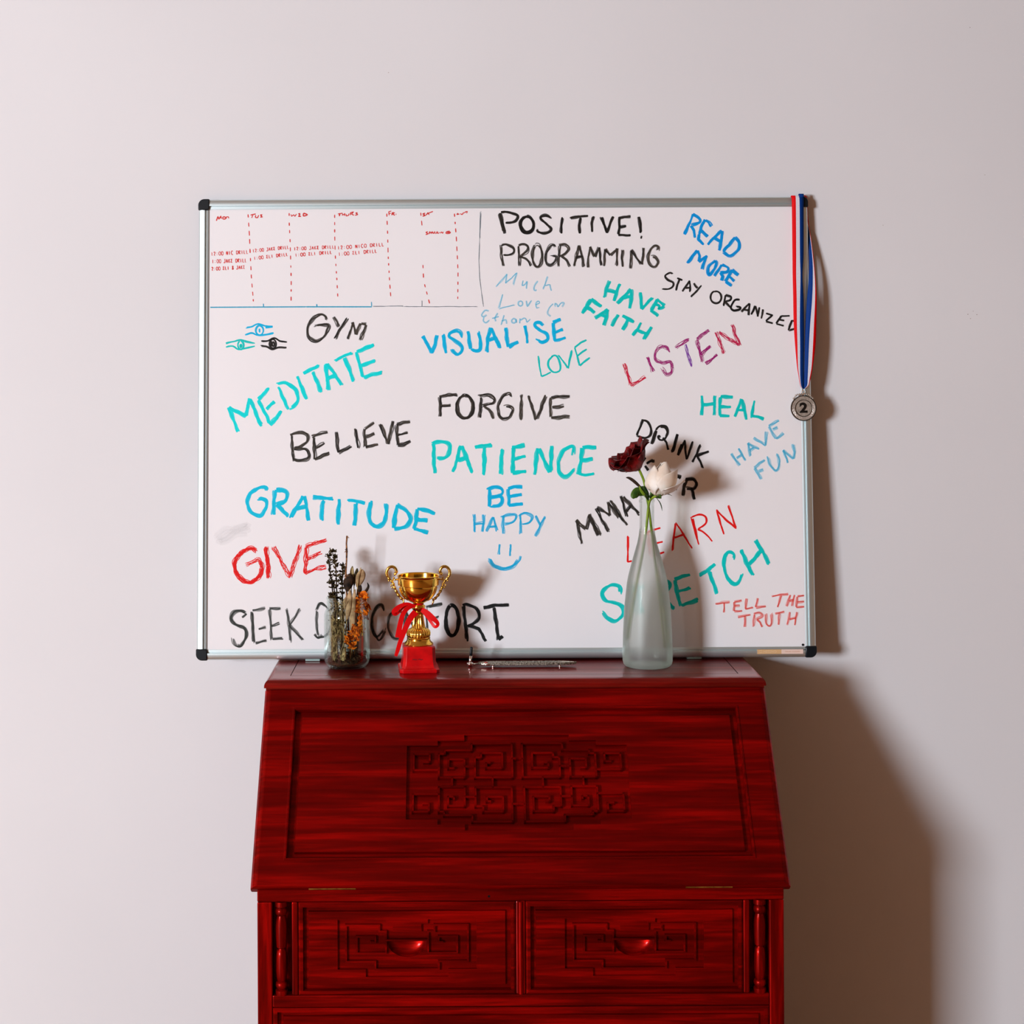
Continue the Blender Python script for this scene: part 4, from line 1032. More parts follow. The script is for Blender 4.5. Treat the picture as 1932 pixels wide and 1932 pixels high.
# dried leaves and husks: cupped blades traced along a mid line
def blade(bm, mid, wid, cup=.25, n=10):
    mid = catmull([Vector(p) for p in mid], 5)
    m = len(mid)
    rows = []
    for i, p in enumerate(mid):
        f = i / (m - 1)
        wv = wid * (math.sin(math.pi * (f * .92 + .05)) ** .75)
        t_ = (mid[min(i + 1, m - 1)] - mid[max(i - 1, 0)]).normalized()
        s_ = t_.cross(Vector((0, 1, 0))).normalized()
        nn = s_.cross(t_).normalized()
        rows.append([bm.verts.new(p + s_ * wv * k / 3 + nn * wv * cup * (abs(k) / 3) ** 2) for k in range(-3, 4)])
    for i in range(m - 1):
        for k in range(6): bm.faces.new((rows[i][k], rows[i][k + 1], rows[i + 1][k + 1], rows[i + 1][k]))
def husk(name, label, mid, wid, mt, foot, stem=None, cup=.3, cat_='dried plant'):
    o = empty(name, jp(*foot), label, cat_)
    bm = bmesh.new(); blade(bm, mid, wid, cup)
    l = obj('blade', world(bm, o), M[mt], o, 180)
    so = l.modifiers.new('thick', 'SOLIDIFY'); so.thickness = .0006
    if stem:
        bm = bmesh.new(); tube(bm, catmull([Vector(p) for p in stem], 4), .0009, 6)
        obj('stem', world(bm, o), M['pod'] if mt == 'pod' else M['stem'], o, 180)
husk('dried_leaf', 'broad tan oval leaf with a dark stalk, standing tallest right of the twig', [jp(674, 1108, .004), jp(678, 1095, .004), jp(682, 1083, .004), jp(683, 1074, .004)], .0088, 'leaf', (668, 1250), [jp(668, 1250), jp(672, 1150, .004), jp(676, 1090, .007), jp(681, 1071, .007)])
husk('dried_leaf', 'narrow olive leaf left of the broad tan one', [jp(668, 1106), jp(670, 1090), jp(673, 1078), jp(674, 1072)], .0034, 'herb', (664, 1250), [jp(664, 1250), jp(667, 1150), jp(668, 1106)])
husk('dried_leaf', 'grey curled leaf with a flared top behind the twig', [jp(663, 1108, -.004), jp(664, 1092, -.004), jp(664, 1078, -.004), jp(665, 1068, -.004)], .0042, 'stem', (662, 1250), [jp(662, 1250, -.004), jp(663, 1108, -.004)])
husk('dried_seed_pod', 'large blackish pod at the centre above the rim', [jp(655, 1116, .010), jp(656, 1104, .012), jp(659, 1092, .010), jp(660, 1082, .008)], .0100, 'pod', (657, 1250), [jp(657, 1250, .004), jp(656, 1160, .008), jp(655, 1116, .010)], .5)
husk('dried_seed_pod', 'small black pod right of the centre above the rim', [jp(676, 1124, .006), jp(678, 1112, .008), jp(681, 1104, .006)], .0050, 'pod', (671, 1250), [jp(671, 1250), jp(675, 1160, .004), jp(676, 1124, .006)], .5)
husk('dried_seed_pod', 'thin dark hooked pod leaning out at the far right of the jar', [jp(681, 1128, .004), jp(686, 1120, .004), jp(692, 1113, .004), jp(695, 1106, .004), jp(693, 1099, .004)], .0026, 'pod', (673, 1250), [jp(673, 1250), jp(678, 1160), jp(681, 1128, .004)], .5)
husk('dried_husk', 'long pale husk standing up the middle of the jar', [jp(654, 1170, .016), jp(657, 1150, .018), jp(659, 1130, .016), jp(660, 1112, .014)], .0058, 'leaf', (652, 1252), [jp(652, 1252, .012), jp(653, 1200, .014), jp(654, 1170, .016)])
husk('dried_husk', 'pale brown husk to the right of the long one', [jp(666, 1200, .012), jp(665, 1170, .016), jp(666, 1145, .016), jp(670, 1112, .012)], .0062, 'leaf', (660, 1250), [jp(660, 1250, .010), jp(664, 1220, .012), jp(666, 1200, .012)])
husk('dried_husk', 'short tan leaf folded at the left of the pale husks', [jp(650, 1150, .014), jp(651, 1138, .016), jp(653, 1126, .014)], .0048, 'leaf', (650, 1252), [jp(650, 1252, .010), jp(649, 1190, .012), jp(650, 1150, .014)])
husk('dried_seed_pod', 'yellowish closed bud hanging low at the bottom middle of the jar', [jp(647, 1250, .024), jp(648, 1242, .026), jp(649, 1232, .026), jp(649.5, 1222, .024)], .0046, 'stem', (648, 1254), [jp(649.5, 1224, .024), jp(649, 1180, .020), jp(651, 1140, .012)], .6)
husk('dried_seed_pod', 'thin grey leaf showing behind the orange flowers at the rim', [jp(674, 1142, .002), jp(675, 1134, .002), jp(677, 1124, .002)], .0034, 'leaf', (669, 1250), [jp(669, 1250, -.004), jp(673, 1170), jp(674, 1142, .002)])
# orange dried flowers strung down the right side
def flower(px, py, dz, n, sz, label, seed):
    rr = random.Random(seed)
    o = empty('dried_flower', jp(px, py, dz), label, 'dried flower', 'crumpled orange dried flowers in the jar')
    c = jp(px, py, dz)
    for i in range(n):
        bm = bmesh.new()
        d = Vector((rr.gauss(0, 1), rr.uniform(-1, .6), rr.gauss(.1, .9))).normalized()
        e = d.cross(Vector((rr.uniform(-1, 1), rr.uniform(-1, 1), rr.uniform(-1, 1)))).normalized()
        L = sz * rr.uniform(.7, 1.25)
        mid = [c + d * L * .05, c + d * L * .4 + e * L * rr.uniform(-.45, .45), c + d * L * .75 + e * L * rr.uniform(-.6, .6), c + d * L]
        blade(bm, mid, L * rr.uniform(.13, .24), rr.uniform(-1.4, 1.4))
        l = obj('petal', world(bm, o), M['orange'], o, 180)
        so = l.modifiers.new('thick', 'SOLIDIFY'); so.thickness = .0004
    bm = bmesh.new(); blob(bm, (0, 0, 0), sz * .22, 2, (1, 1, .8))
    obj('flower_heart', bm, M['pod'], o, 180)
for i, (px, py, dz, sz, lb) in enumerate(((682, 1130, .012, .015, 'bright orange dried petals at the rim, topmost of the orange flowers'), (681, 1141, .010, .016, 'rust orange dried flower inside the screw neck'), (682, 1156, .010, .017, 'ochre orange dried flower below the jar shoulder'), (672, 1178, .014, .018, 'large orange dried flower at mid height'),
                                       (680, 1190, .010, .010, 'thin yellow orange curled petals at the right of mid height'), (667, 1200, .016, .015, 'deep orange dried flower below mid height'), (661, 1210, .016, .014, 'reddish orange dried flower, lowest of the orange flowers'))):
    flower(px, py, dz, 11, sz, lb, 50 + i)
o = empty('plant_crumbs', (JC.x, JC.y, ZT + .0055), 'dark crumbled plant remains covering the bottom of the jar', 'plant debris')
o['kind'] = 'stuff'
bm = bmesh.new()
lathe(bm, [(0, 0), (.034, 0), (.0375, .004), (.0370, .008), (.020, .0105), (0, .0095)], 32, close=False)
for i in range(620):
    a, q = rnd.uniform(0, 6.3), math.sqrt(rnd.random()) * .0355
    hgt = .006 + (.006 + .005 * math.sin(a + .5)) * rnd.random()
    d = Vector((rnd.gauss(0, 1), rnd.gauss(0, 1), rnd.gauss(0, .5))).normalized()
    p = Vector((q * math.cos(a), q * math.sin(a), .002 + hgt))
    if rnd.random() < .5: blob(bm, p, rnd.uniform(.0010, .0024), 1, (1, 1.3, .7))
    else: tube(bm, [p - d * .003, p + d * .003], rnd.uniform(.0003, .0006), 4)
c_ = obj('crumbs', bm, M['debris'], o); c_['kind'] = 'stuff'

# ------------------------------------------------------------------ trophy
DTR = 2.990
kt = DTR / FOC
TC = pt(790, 1262, DTR); TC.z = ZT
trophy = empty('trophy', TC, 'small gold two-handled trophy cup on a red plinth with a red bow', 'trophy')
M['gold'] = mat('gold_plate', (1.0, 0.60, 0.10, 1), 0.12, 1.0)
M['gold_d'] = noisy(mat('gold_cast', rough=0.26, metal=1.0), (0.45, 0.24, 0.035, 1), (0.98, 0.62, 0.14, 1), 260)
M['plinth'] = noisy(mat('red_plinth', rough=0.28, spec=0.5), (0.50, 0.002, 0.004, 1), (0.74, 0.003, 0.005, 1), 40)
tz = lambda py: (1264 - py) * kt
tw = lambda px: (px - 790.3) * kt
def octa(hw, ch): return [(-hw + ch, -hw), (hw - ch, -hw), (hw, -hw + ch), (hw, hw - ch), (hw - ch, hw), (-hw + ch, hw), (-hw, hw - ch), (-hw, -hw + ch)]
bm = bmesh.new()
prev = None
for hw, z in ((37.0, 0), (37.3, .001), (37.3, tz(1262) + .0035), (36.2, tz(1256.5)), (33.2, tz(1255.6)), (31.8, tz(1251)), (30.8, tz(1243)), (30.0, tz(1232)), (29.8, tz(1219)), (29.0, tz(1216.5)), (26, tz(1215.5)), (0, tz(1215.5))):
    if hw == 0: bm.faces.new(prev); break
    cur = [bm.verts.new((x, y, z)) for x, y in octa(hw * kt, 6.0 * kt)]
    if prev:
        for k in range(8): bm.faces.new((prev[k], prev[(k + 1) % 8], cur[(k + 1) % 8], cur[k]))
    else: bm.faces.new(cur[::-1])
    prev = cur
pl = obj('plinth', bm, M['plinth'], trophy, matrix=Matrix.Rotation(R(5), 4, 'Z'), bevel=.0006)
zg = tz(1215.5)
rows = [(0, zg), (27.5 * kt, zg), (27.8 * kt, zg + .0012), (26.5 * kt, zg + .003), (23.2 * kt, zg + .006), (21.9 * kt, zg + .009), (21.9 * kt, zg + .011), (22.3 * kt, zg + .0125), (21.2 * kt, zg + .0135)]
bm = bmesh.new(); lathe(bm, rows + [(20, zg + .0137)][:0] + [(0, zg + .0136)], 56, close=False)
obj('foot', bm, M['gold'], trophy, 40)
bm = bmesh.new()
lathe(bm, [(21.0 * kt, zg + .0134), (22.6 * kt, zg + .0165, .05), (23.2 * kt, zg + .0205, .07), (22.0 * kt, zg + .0250, .07), (18.5 * kt, zg + .0285, .06), (13.8 * kt, zg + .0300, 0), (13.8 * kt, zg + .0312), (0, zg + .0312)], 128, ribs=26, close=False)
obj('gadrooned_bulb', bm, M['gold'], trophy, 180)
bm = bmesh.new()
z0 = zg + .0312
lathe(bm, [(13.2 * kt, z0, .04), (12.4 * kt, z0 + .004, .14), (10.8 * kt, z0 + .012, .17), (9.6 * kt, z0 + .022, .17), (9.2 * kt, z0 + .0275, .1), (9.9 * kt, z0 + .0285, 0), (9.9 * kt, z0 + .0300, 0), (0, z0 + .0300)], 120, ribs=15, close=False)
obj('fluted_stem', bm, M['gold'], trophy, 180)
z1_ = z0 + .0298
bm = bmesh.new()
lathe(bm, [(0, z1_), (8.6 * kt, z1_), (9.2 * kt, z1_ + .002), (12.2 * kt, z1_ + .0055), (13.2 * kt, z1_ + .009), (12.6 * kt, z1_ + .0118), (9.5 * kt, z1_ + .0135), (7.6 * kt, z1_ + .0155), (7.2 * kt, z1_ + .018), (0, z1_ + .018)], 48, close=False)
obj('knop', bm, M['gold'], trophy, 180)
cz = lambda py: tz(py)
prof_c = [(0, cz(1140)), (7.0, cz(1140)), (9.5, cz(1138.8)), (17, cz(1135)), (24, cz(1129.5)), (30, cz(1122)), (33.8, cz(1114)), (35.4, cz(1108)), (35.0, cz(1104.6)), (38.6, cz(1104.0)), (38.9, cz(1103)), (39.0, cz(1090.5)), (38.6, cz(1090)), (39.4, cz(1088)), (40.2, cz(1087)), (40.2, cz(1085.8)), (39.3, cz(1085.4)),
          (37.8, cz(1087)), (36.8, cz(1102)), (34.2, cz(1107)), (29, cz(1121)), (22, cz(1129)), (10, cz(1136)), (0, cz(1137.5))]
bm = bmesh.new(); lathe(bm, [(r_ * kt if r_ else 0, z) for r_, z in prof_c], 72, close=False)
cup = obj('cup', bm, M['gold'], trophy, 38)
# cast leaves climbing the bowl
bm = bmesh.new()
for k in range(10):
    a = 2 * math.pi * k / 10 + .2
    pts_ = []
    for r_, py in ((20, 1133), (27.5, 1126.5), (33, 1117.5), (36.2, 1108.5)):
        pts_.append(Vector((r_ * kt * math.cos(a), r_ * kt * math.sin(a), cz(py))))
    if k % 5 == 0 or k % 5 == 4 or k % 5 == 1:
        tube(bm, catmull(pts_, 4), [.0014 * math.sin(math.pi * (i + 1) / 15) + .0003 for i in range(13)], 6)
obj('relief_leaves', bm, M['gold'], cup, 180)
def handle(s_):
    bm = bmesh.new()
    H = [(747, 1081), (745.5, 1085), (748.4, 1082), (749, 1077), (746, 1071.5), (740.5, 1069.5), (734.5, 1072), (731, 1078.5), (731.4, 1085.5), (735, 1091.5), (740, 1096.5), (743, 1102), (745.5, 1109), (748.5, 1116), (753, 1123.5), (758.5, 1129.5), (764, 1132.5)]
    C0 = 790.3
    P = [Vector((s_ * (x - C0) * kt, -.001, tz(y))) for x, y in H]
    pp = catmull(P, 4)
    n = len(pp)
    tube(bm, pp, [(.0020 if i < 10 else .0029 if i < 34 else .0025 + .0006 * math.sin(i * 1.6)) for i in range(n)], 10)
    tube(bm, [Vector((s_ * (742 - C0) * kt, 0, tz(1094.5))), Vector((s_ * (752.5 - C0) * kt, 0, tz(1093.5)))], .0016, 8)
    for x, y, q in ((747, 1081.5, .0024), (735, 1096, .0021), (734, 1094, .0017), (739, 1105, .0019), (741, 1109, .0018), (744, 1091, .0022), (762, 1137, .0017), (764, 1141, .0012)):
        blob(bm, Vector((s_ * (x - C0) * kt, 0, tz(y))), q, 2, (.8, .7, 1.2))
    tube(bm, [Vector((s_ * (761 - C0) * kt, 0, tz(1131))), Vector((s_ * (764.5 - C0) * kt, 0, tz(1143)))], [.0022, .0009], 7)
    obj('handle', bm, M['gold_d'], trophy, 180)
handle(1); handle(-1)
# red satin bow tied round the knop
M['satin'] = mat('red_satin', (0.78, 0.002, 0.004, 1), 0.45, spec=0.2)
def strip(name, pts, wid, tw0=0.0, y=0.0, dy=None):
    """satin strip through pixel points; width in pixels per point"""
    bm = bmesh.new()
    P = catmull([Vector((tw(a), (dy[i] if dy else 0) - .012, tz(b))) for i, (a, b) in enumerate(pts)], 6)
    n = len(P); L_ = []
    wl = wid if isinstance(wid, (list, tuple)) else [wid] * len(pts)
    for i, p in enumerate(P):
        f = i / (n - 1) * (len(wl) - 1); j = min(int(f), len(wl) - 2); ww = (wl[j] * (1 - f + j) + wl[j + 1] * (f - j)) * kt
        t_ = (P[min(i + 1, n - 1)] - P[max(i - 1, 0)]).normalized()
        s_ = t_.cross(Vector((0, 1, 0))); s_ = (s_.normalized() if s_.length > 1e-4 else Vector((0, 0, 1)))
        s_ = (s_ + Vector((0, .12, 0))).normalized()
        ww *= 1.42
        L_.append((bm.verts.new(p + s_ * ww / 2), bm.verts.new(p - s_ * ww / 2)))
    for i in range(n - 1): bm.faces.new((L_[i][0], L_[i][1], L_[i + 1][1], L_[i + 1][0]))
    o = obj(name, bm, M['satin'], trophy)
    so = o.modifiers.new('thick', 'SOLIDIFY'); so.thickness = .0004
strip('ribbon_loop', [(785, 1143), (770, 1137.5), (756, 1142), (746.5, 1150.5), (747, 1155.5), (753, 1154.5), (763, 1145), (776, 1140), (785, 1143)], [4, 4, 6, 8, 6, 3, 2.5, 3, 3], dy=[0, -.004, -.006, -.008, -.006, -.002, .001, 0, 0])
strip('ribbon_loop', [(797, 1148), (808, 1155), (818, 1164), (826, 1172), (826.5, 1178), (821, 1180.5), (814, 1172), (807, 1161), (797, 1150)], [6, 7, 7, 5, 4, 4, 4, 5, 5], dy=[-.004, -.006, -.008, -.008, -.006, -.004, -.001, 0, 0])
strip('ribbon_tail', [(784, 1141), (770, 1146), (761, 1158), (755.5, 1180), (752.5, 1199.5)], [4, 6, 6, 7, 8], dy=[0, -.005, -.009, -.009, -.010])
strip('ribbon_tail', [(786, 1152), (776, 1163), (765.5, 1184), (757, 1206), (752, 1222), (748, 1234)], [9, 8, 7, 6, 5.5, 4], dy=[-.008, -.011, -.013, -.013, -.012, -.012])
bm = bmesh.new(); lathe(bm, [(9.4 * kt, tz(1143.5)), (10.2 * kt, tz(1141.5)), (9.8 * kt, tz(1138.8))], 32, close=False)
o = obj('ribbon_knot', bm, M['satin'], trophy, 180); so = o.modifiers.new('thick', 'SOLIDIFY'); so.thickness = .0006
# dull mark on the plinth front
text_mesh('faint_engraving', '\u223C\u223C', .018, mat('engraving', (0.16, 0.004, 0.005, 1), 0.5), pl, (-.004, -30.9 * kt, tz(1240)), (R(90), 0, 0), ext=.0002)

# ------------------------------------------------------------------ ornate silver incense holder
DI = 3.018
ki = DI / FOC
IC = pt(985, 1258, DI); IC.z = ZT
inc = empty('incense_holder', IC, 'long ornate silver holder with an upright stick at its left end, lying before the board', 'holder')
M['filigree'] = noisy(mat('filigree_silver', rough=0.42, metal=0.9), (0.10, 0.085, 0.06, 1), (0.62, 0.56, 0.46, 1), 420, 4, bump=.6, bscale=700, bdist=.0008)
M['silver'] = mat('polished_silver', (0.86, 0.80, 0.76, 1), 0.2, 1.0)
ix = lambda px: (px - 985) * ki
iz = lambda py: (1259.2 - py) * ki * 1.0
outl = [(903, 0), (908, 4.5), (920, 8.2), (932, 9), (1040, 9), (1062, 8), (1078, 4), (1088, 0)]
bm = bmesh.new()
pts_ = [(ix(x), -w_ * ki * 1.25) for x, w_ in outl] + [(ix(x), w_ * ki * 1.25) for x, w_ in outl[-2:0:-1]]
prism(bm, pts_, .0035, .0075)
obj('tray', bm, M['filigree'], inc, bevel=.0012)
bm = bmesh.new()
for x in (937, 985, 1055):
    for sy in (-1, 1): blob(bm, (ix(x), sy * 9 * ki, .0072), .0022, 1, (1.6, .8, .8))
for x in range(945, 1050, 6):
    tube(bm, [(ix(x), -.0085, .0076), (ix(x + 5), 0, .0082), (ix(x), .0085, .0076)], .0006, 5)
tube(bm, [(ix(x), -w_ * ki * 1.2, .0076) for x, w_ in outl], .0008, 6); tube(bm, [(ix(x), w_ * ki * 1.2, .0076) for x, w_ in outl], .0008, 6)
obj('filigree_relief', bm, M['filigree'], inc, 180)
for x in (930, 1056):
    bm = bmesh.new(); lathe(bm, [(0, 0), (.003, 0), (.0022, .002), (.0034, .0045), (0, .0045)], 16, ix(x), -.005, close=False)
    obj('leg', bm, M['silver'], inc, 60)
bm = bmesh.new(); tube(bm, [(ix(904), 0, .0052), (ix(897), 0, .0050), (ix(890), 0, .0050)], [.0020, .0012, .0016], 8)
obj('neck', bm, M['filigree'], inc, 180)
bm = bmesh.new(); lathe(bm, [(0, 0), (.0026, 0), (.0058, .0034), (.0062, .0068), (.0036, .0080), (0, .0082)], 28, ix(887), 0, close=False)
obj('ball_foot', bm, M['silver'], inc, 180)
bm = bmesh.new()
tube(bm, [(ix(887), 0, .0065), (ix(887.4), 0, iz(1248)), (ix(888.6), 0, iz(1238))], [.0030, .0027, .0025], 10)
pos = obj('post', bm, M['silver'], inc, 180)
bm = bmesh.new()
tube(bm, [(ix(888.5), 0, iz(1239)), (ix(889), 0, iz(1233)), (ix(889.6), 0, iz(1226)), (ix(890), 0, iz(1222.5))], [.0026, .0027, .0025, .0028], 10)
obj('charred_tip', bm, M['black'], inc, 180)
bm = bmesh.new(); blob(bm, (ix(917), -.006, .0082), .0022, 2, (1.8, .9, .7))
obj('red_stone', bm, mat('red_stone', (.5, .005, .008, 1), .2), inc, 180)
bm = bmesh.new(); blob(bm, (ix(920), -.0095, .0052), .0030, 2, (2.2, .8, .8))
obj('silver_leaf', bm, M['silver'], inc, 180)

# ------------------------------------------------------------------ frosted bottle used as a vase
DV = 3.010
kv = DV / FOC
VC = pt(1222, 1257.5, DV); VC.z = ZT
vase = empty('bottle_vase', VC, 'tall frosted glass bottle half full of water, used as a vase for two roses', 'vase')
vz = lambda py: (1262.5 - py) * kv
pv = [(0, .0006), (36, .0006), (42, .0020), (45.6, .006), (47.0, .0115), (47.2, vz(1240)), (46.2, vz(1200)), (43.5, vz(1150)), (38.5, vz(1105)), (35.5, vz(1090)), (29, vz(1065)), (24, vz(1048)), (18.6, vz(1030)), (15.6, vz(1015)), (14.0, vz(1002)), (13.6, vz(985)), (13.6, vz(955)), (13.8, vz(953)), (14.9, vz(952)), (14.9, vz(949)), (13.6, vz(947.5)), (13.4, vz(943)), (14.3, vz(941)), (14.3, vz(938.5)), (13.2, vz(937.6))]
VR = [(r_ * kv, z if isinstance(z, float) else z) for r_, z in pv]
def vrad(z):
    for (a, za), (b, zb_) in zip(VR[:-1], VR[1:]):
        if za <= z <= zb_ and zb_ > za: return a + (b - a) * (z - za) / (zb_ - za)
    return VR[-1][0]
def frosted():
    m = bpy.data.materials.new('frosted_glass')
    m.use_nodes = True
    nt = m.node_tree
    nt.nodes.clear()
    out = nt.nodes.new('ShaderNodeOutputMaterial')
    tr = nt.nodes.new('ShaderNodeBsdfTransparent'); tr.inputs[0].default_value = (.97, .99, .97, 1)
    tl = nt.nodes.new('ShaderNodeBsdfTranslucent'); tl.inputs[0].default_value = (.97, .97, .94, 1)
    df = nt.nodes.new('ShaderNodeBsdfDiffuse'); df.inputs[0].default_value = (.93, .93, .90, 1)
    gs = nt.nodes.new('ShaderNodeBsdfGlossy'); gs.inputs['Roughness'].default_value = .38; gs.inputs[0].default_value = (.9, .95, .92, 1)
    rf = nt.nodes.new('ShaderNodeBsdfRefraction'); rf.inputs['Roughness'].default_value = .45; rf.inputs['IOR'].default_value = 1.18; rf.inputs[0].default_value = (.97, .99, .97, 1)
    def mix(a, b, f):
        x = nt.nodes.new('ShaderNodeMixShader')
        if isinstance(f, float): x.inputs[0].default_value = f
        else: nt.links.new(f, x.inputs[0])
        nt.links.new(a, x.inputs[1]); nt.links.new(b, x.inputs[2])
        return x.outputs[0]
    body = mix(tl.outputs[0], df.outputs[0], .30)
    thru = mix(tr.outputs[0], rf.outputs[0], .50)
    fr = nt.nodes.new('ShaderNodeFresnel'); fr.inputs[0].default_value = 1.35
    a = mix(thru, body, .40)
    b = mix(a, gs.outputs[0], fr.outputs[0])
    # neck of clear glass, frosting fades in below it
    tc = nt.nodes.new('ShaderNodeTexCoord'); sp = nt.nodes.new('ShaderNodeSeparateXYZ')
    nt.links.new(tc.outputs['Object'], sp.inputs[0])
    mr = nt.nodes.new('ShaderNodeMapRange'); mr.interpolation_type = 'SMOOTHSTEP'
    mr.inputs['From Min'].default_value = vz(1018); mr.inputs['From Max'].default_value = vz(998)
    nt.links.new(sp.outputs[2], mr.inputs['Value'])
    tr2 = nt.nodes.new('ShaderNodeBsdfTransparent'); tr2.inputs[0].default_value = (.91, .94, .92, 1)
    g2 = nt.nodes.new('ShaderNodeBsdfGlossy'); g2.inputs['Roughness'].default_value = .06
    f2 = nt.nodes.new('ShaderNodeFresnel'); f2.inputs[0].default_value = 1.45
    fm = nt.nodes.new('ShaderNodeMath'); fm.operation = 'MULTIPLY'; fm.inputs[1].default_value = .45
    nt.links.new(f2.outputs[0], fm.inputs[0])
    clear = mix(tr2.outputs[0], g2.outputs[0], fm.outputs[0])
    nt.links.new(mix(b, clear, mr.outputs[0]), out.inputs[0])
    return m
M['frost'] = frosted()
bm = bmesh.new()
lathe(bm, VR, 72, close=False)
vg = obj('bottle_glass', bm, M['frost'], vase, 60)
# water
wzl = vz(1107)
wat = thin_glass('water', (.955, .97, .955, 1), 0.0, .35, .05)
bm = bmesh.new()
wp_ = [(0, .004)] + [(max(.001, r_ - .0030), max(z, .004)) for r_, z in VR[2:] if z < wzl - .002] + [(vrad(wzl) - .0030, wzl), (0, wzl - .0004)]
lathe(bm, wp_, 64, close=False)
obj('water', bm, wat, vase, 60)

# ------------------------------------------------------------------ roses
def sss(name, c1, c2, sc, rough=.5): 
    m = noisy(mat(name, rough=rough, spec=0.25), c1, c2, sc, 3)
    return m
M['rosered'] = sss('red_petal', (.028, .0003, .0006, 1), (.24, .0015, .003, 1), 45, .5)
M['rosewhite'] = sss('cream_petal', (.88, .72, .58, 1), (.94, .88, .80, 1), 30, .5)
M['green'] = sss('rose_green', (.018, .060, .006, 1), (.10, .20, .012, 1), 60, .4)
M['stemg'] = sss('rose_stem', (.10, .20, .010, 1), (.30, .40, .03, 1), 50, .4)
M['leafd'] = sss('rose_leaf', (.006, .022, .006, 1), (.035, .085, .010, 1), 60, .35)
def vp(px, py, dz=0.0): return pt(px, py, DV - dz)
def petal_bm(L, W, ctrl, turn, curl=0.0, tip=0.1, round_=.22, jag=0.0, seed=0):
    """cupped petal round a bud axis (+z); ctrl: radii from foot to rim, curl: rim rolled outwards"""
    bm = bmesh.new()
    q = random.Random(seed)
    ph, ph2 = q.uniform(0, 6), q.uniform(0, 6)
    nu, nv = 16, 14
    cr = catmull([Vector((i / (len(ctrl) - 1), r_, 0)) for i, r_ in enumerate(ctrl)], 12)
    def rad(f):
        x = f * (len(cr) - 1); i = min(int(x), len(cr) - 2)
        return cr[i].y * (1 - x + i) + cr[i + 1].y * (x - i)
    rows = []
    for i in range(nu + 1):
        f = i / nu
        row = []
        for j in range(nv + 1):
            s_ = (j / nv - .5) * 2
            top_ = 1 - round_ * abs(s_) ** 2.4 + tip * max(0, 1 - abs(s_) * 1.8) ** 1.4 + jag * math.sin(s_ * 4.5 + ph)
            z = L * f * top_
            c = max(0, f - .68) / .32
            r_ = rad(f) + curl * L * c * c * (1 + .5 * math.sin(s_ * 2.2 + ph2)) + .0012 * s_ * s_ * f
            z -= curl * L * .55 * c ** 2.5
            a = turn + s_ * W * (.50 + .50 * min(1, f * 1.6)) * (1 - .12 * c)
            r_ += jag * .35 * L * math.sin(s_ * 6 + ph2) * f * f
            row.append(bm.verts.new((r_ * math.cos(a), r_ * math.sin(a), z)))
        rows.append(row)
    for i in range(nu):
        for j in range(nv): bm.faces.new((rows[i][j], rows[i][j + 1], rows[i + 1][j + 1], rows[i + 1][j]))
    return bm
def frame_z(origin, axis, roll=0.0):
    z = Vector(axis).normalized()
    x = Vector((0, -1, 0)).cross(z); x.normalize()
    y = z.cross(x)
    return Matrix(((x.x, y.x, z.x, origin.x), (x.y, y.y, z.y, origin.y), (x.z, y.z, z.z, origin.z), (0, 0, 0, 1))) @ Matrix.Rotation(roll, 4, 'Z')
def rose(label, base, axis, petals, matl, stem, sepals, roll=0.0):
    o = empty('rose', base, label, 'rose')
    F = frame_z(base, axis, roll)
    loc = Matrix.Translation(-Vector(base)) @ F
    for q in petals:
        p = obj('petal', petal_bm(**q), matl, o, 180, matrix=loc)
        so = p.modifiers.new('thick', 'SOLIDIFY'); so.thickness = .0005; so.offset = 0
    for (turn, L, W, out_, drop) in sepals:
        bm = bmesh.new()
        mid = [Vector((0.002 * math.cos(turn), .002 * math.sin(turn), -.001))]
        for f in (.33, .66, 1.0):
            mid.append(Vector((math.cos(turn) * (.004 + out_ * L * f), math.sin(turn) * (.004 + out_ * L * f), L * f * (1 - drop * 2 * f))))
        s_ = Vector((-math.sin(turn), math.cos(turn), 0))
        m_ = catmull(mid, 5); n = len(m_); rows = []
        for i, p in enumerate(m_):
            ww = W * math.sin(math.pi * (.25 + .75 * i / (n - 1))) + .0002
            rows.append([bm.verts.new(p + s_ * ww * k) for k in (-1, 0, 1)])
        for i in range(n - 1):
            for k in range(2): bm.faces.new((rows[i][k], rows[i][k + 1], rows[i + 1][k + 1], rows[i + 1][k]))
        e = obj('sepal', bm, M['green'], o, 180, matrix=loc); so = e.modifiers.new('thick', 'SOLIDIFY'); so.thickness = .0006
    bm = bmesh.new(); blob(bm, (0, 0, .0005), .0048, 2, (1, 1, .8))
    obj('calyx', bm, M['green'], o, 180, matrix=loc)
    bm = bmesh.new()
    pts_ = catmull([Vector(p) - Vector(base) for p in stem], 6)
    tube(bm, pts_, .0024, 10)
    obj('stem', bm, M['stemg'], o, 180)
    return o
rr = random.Random(3)
k = kv
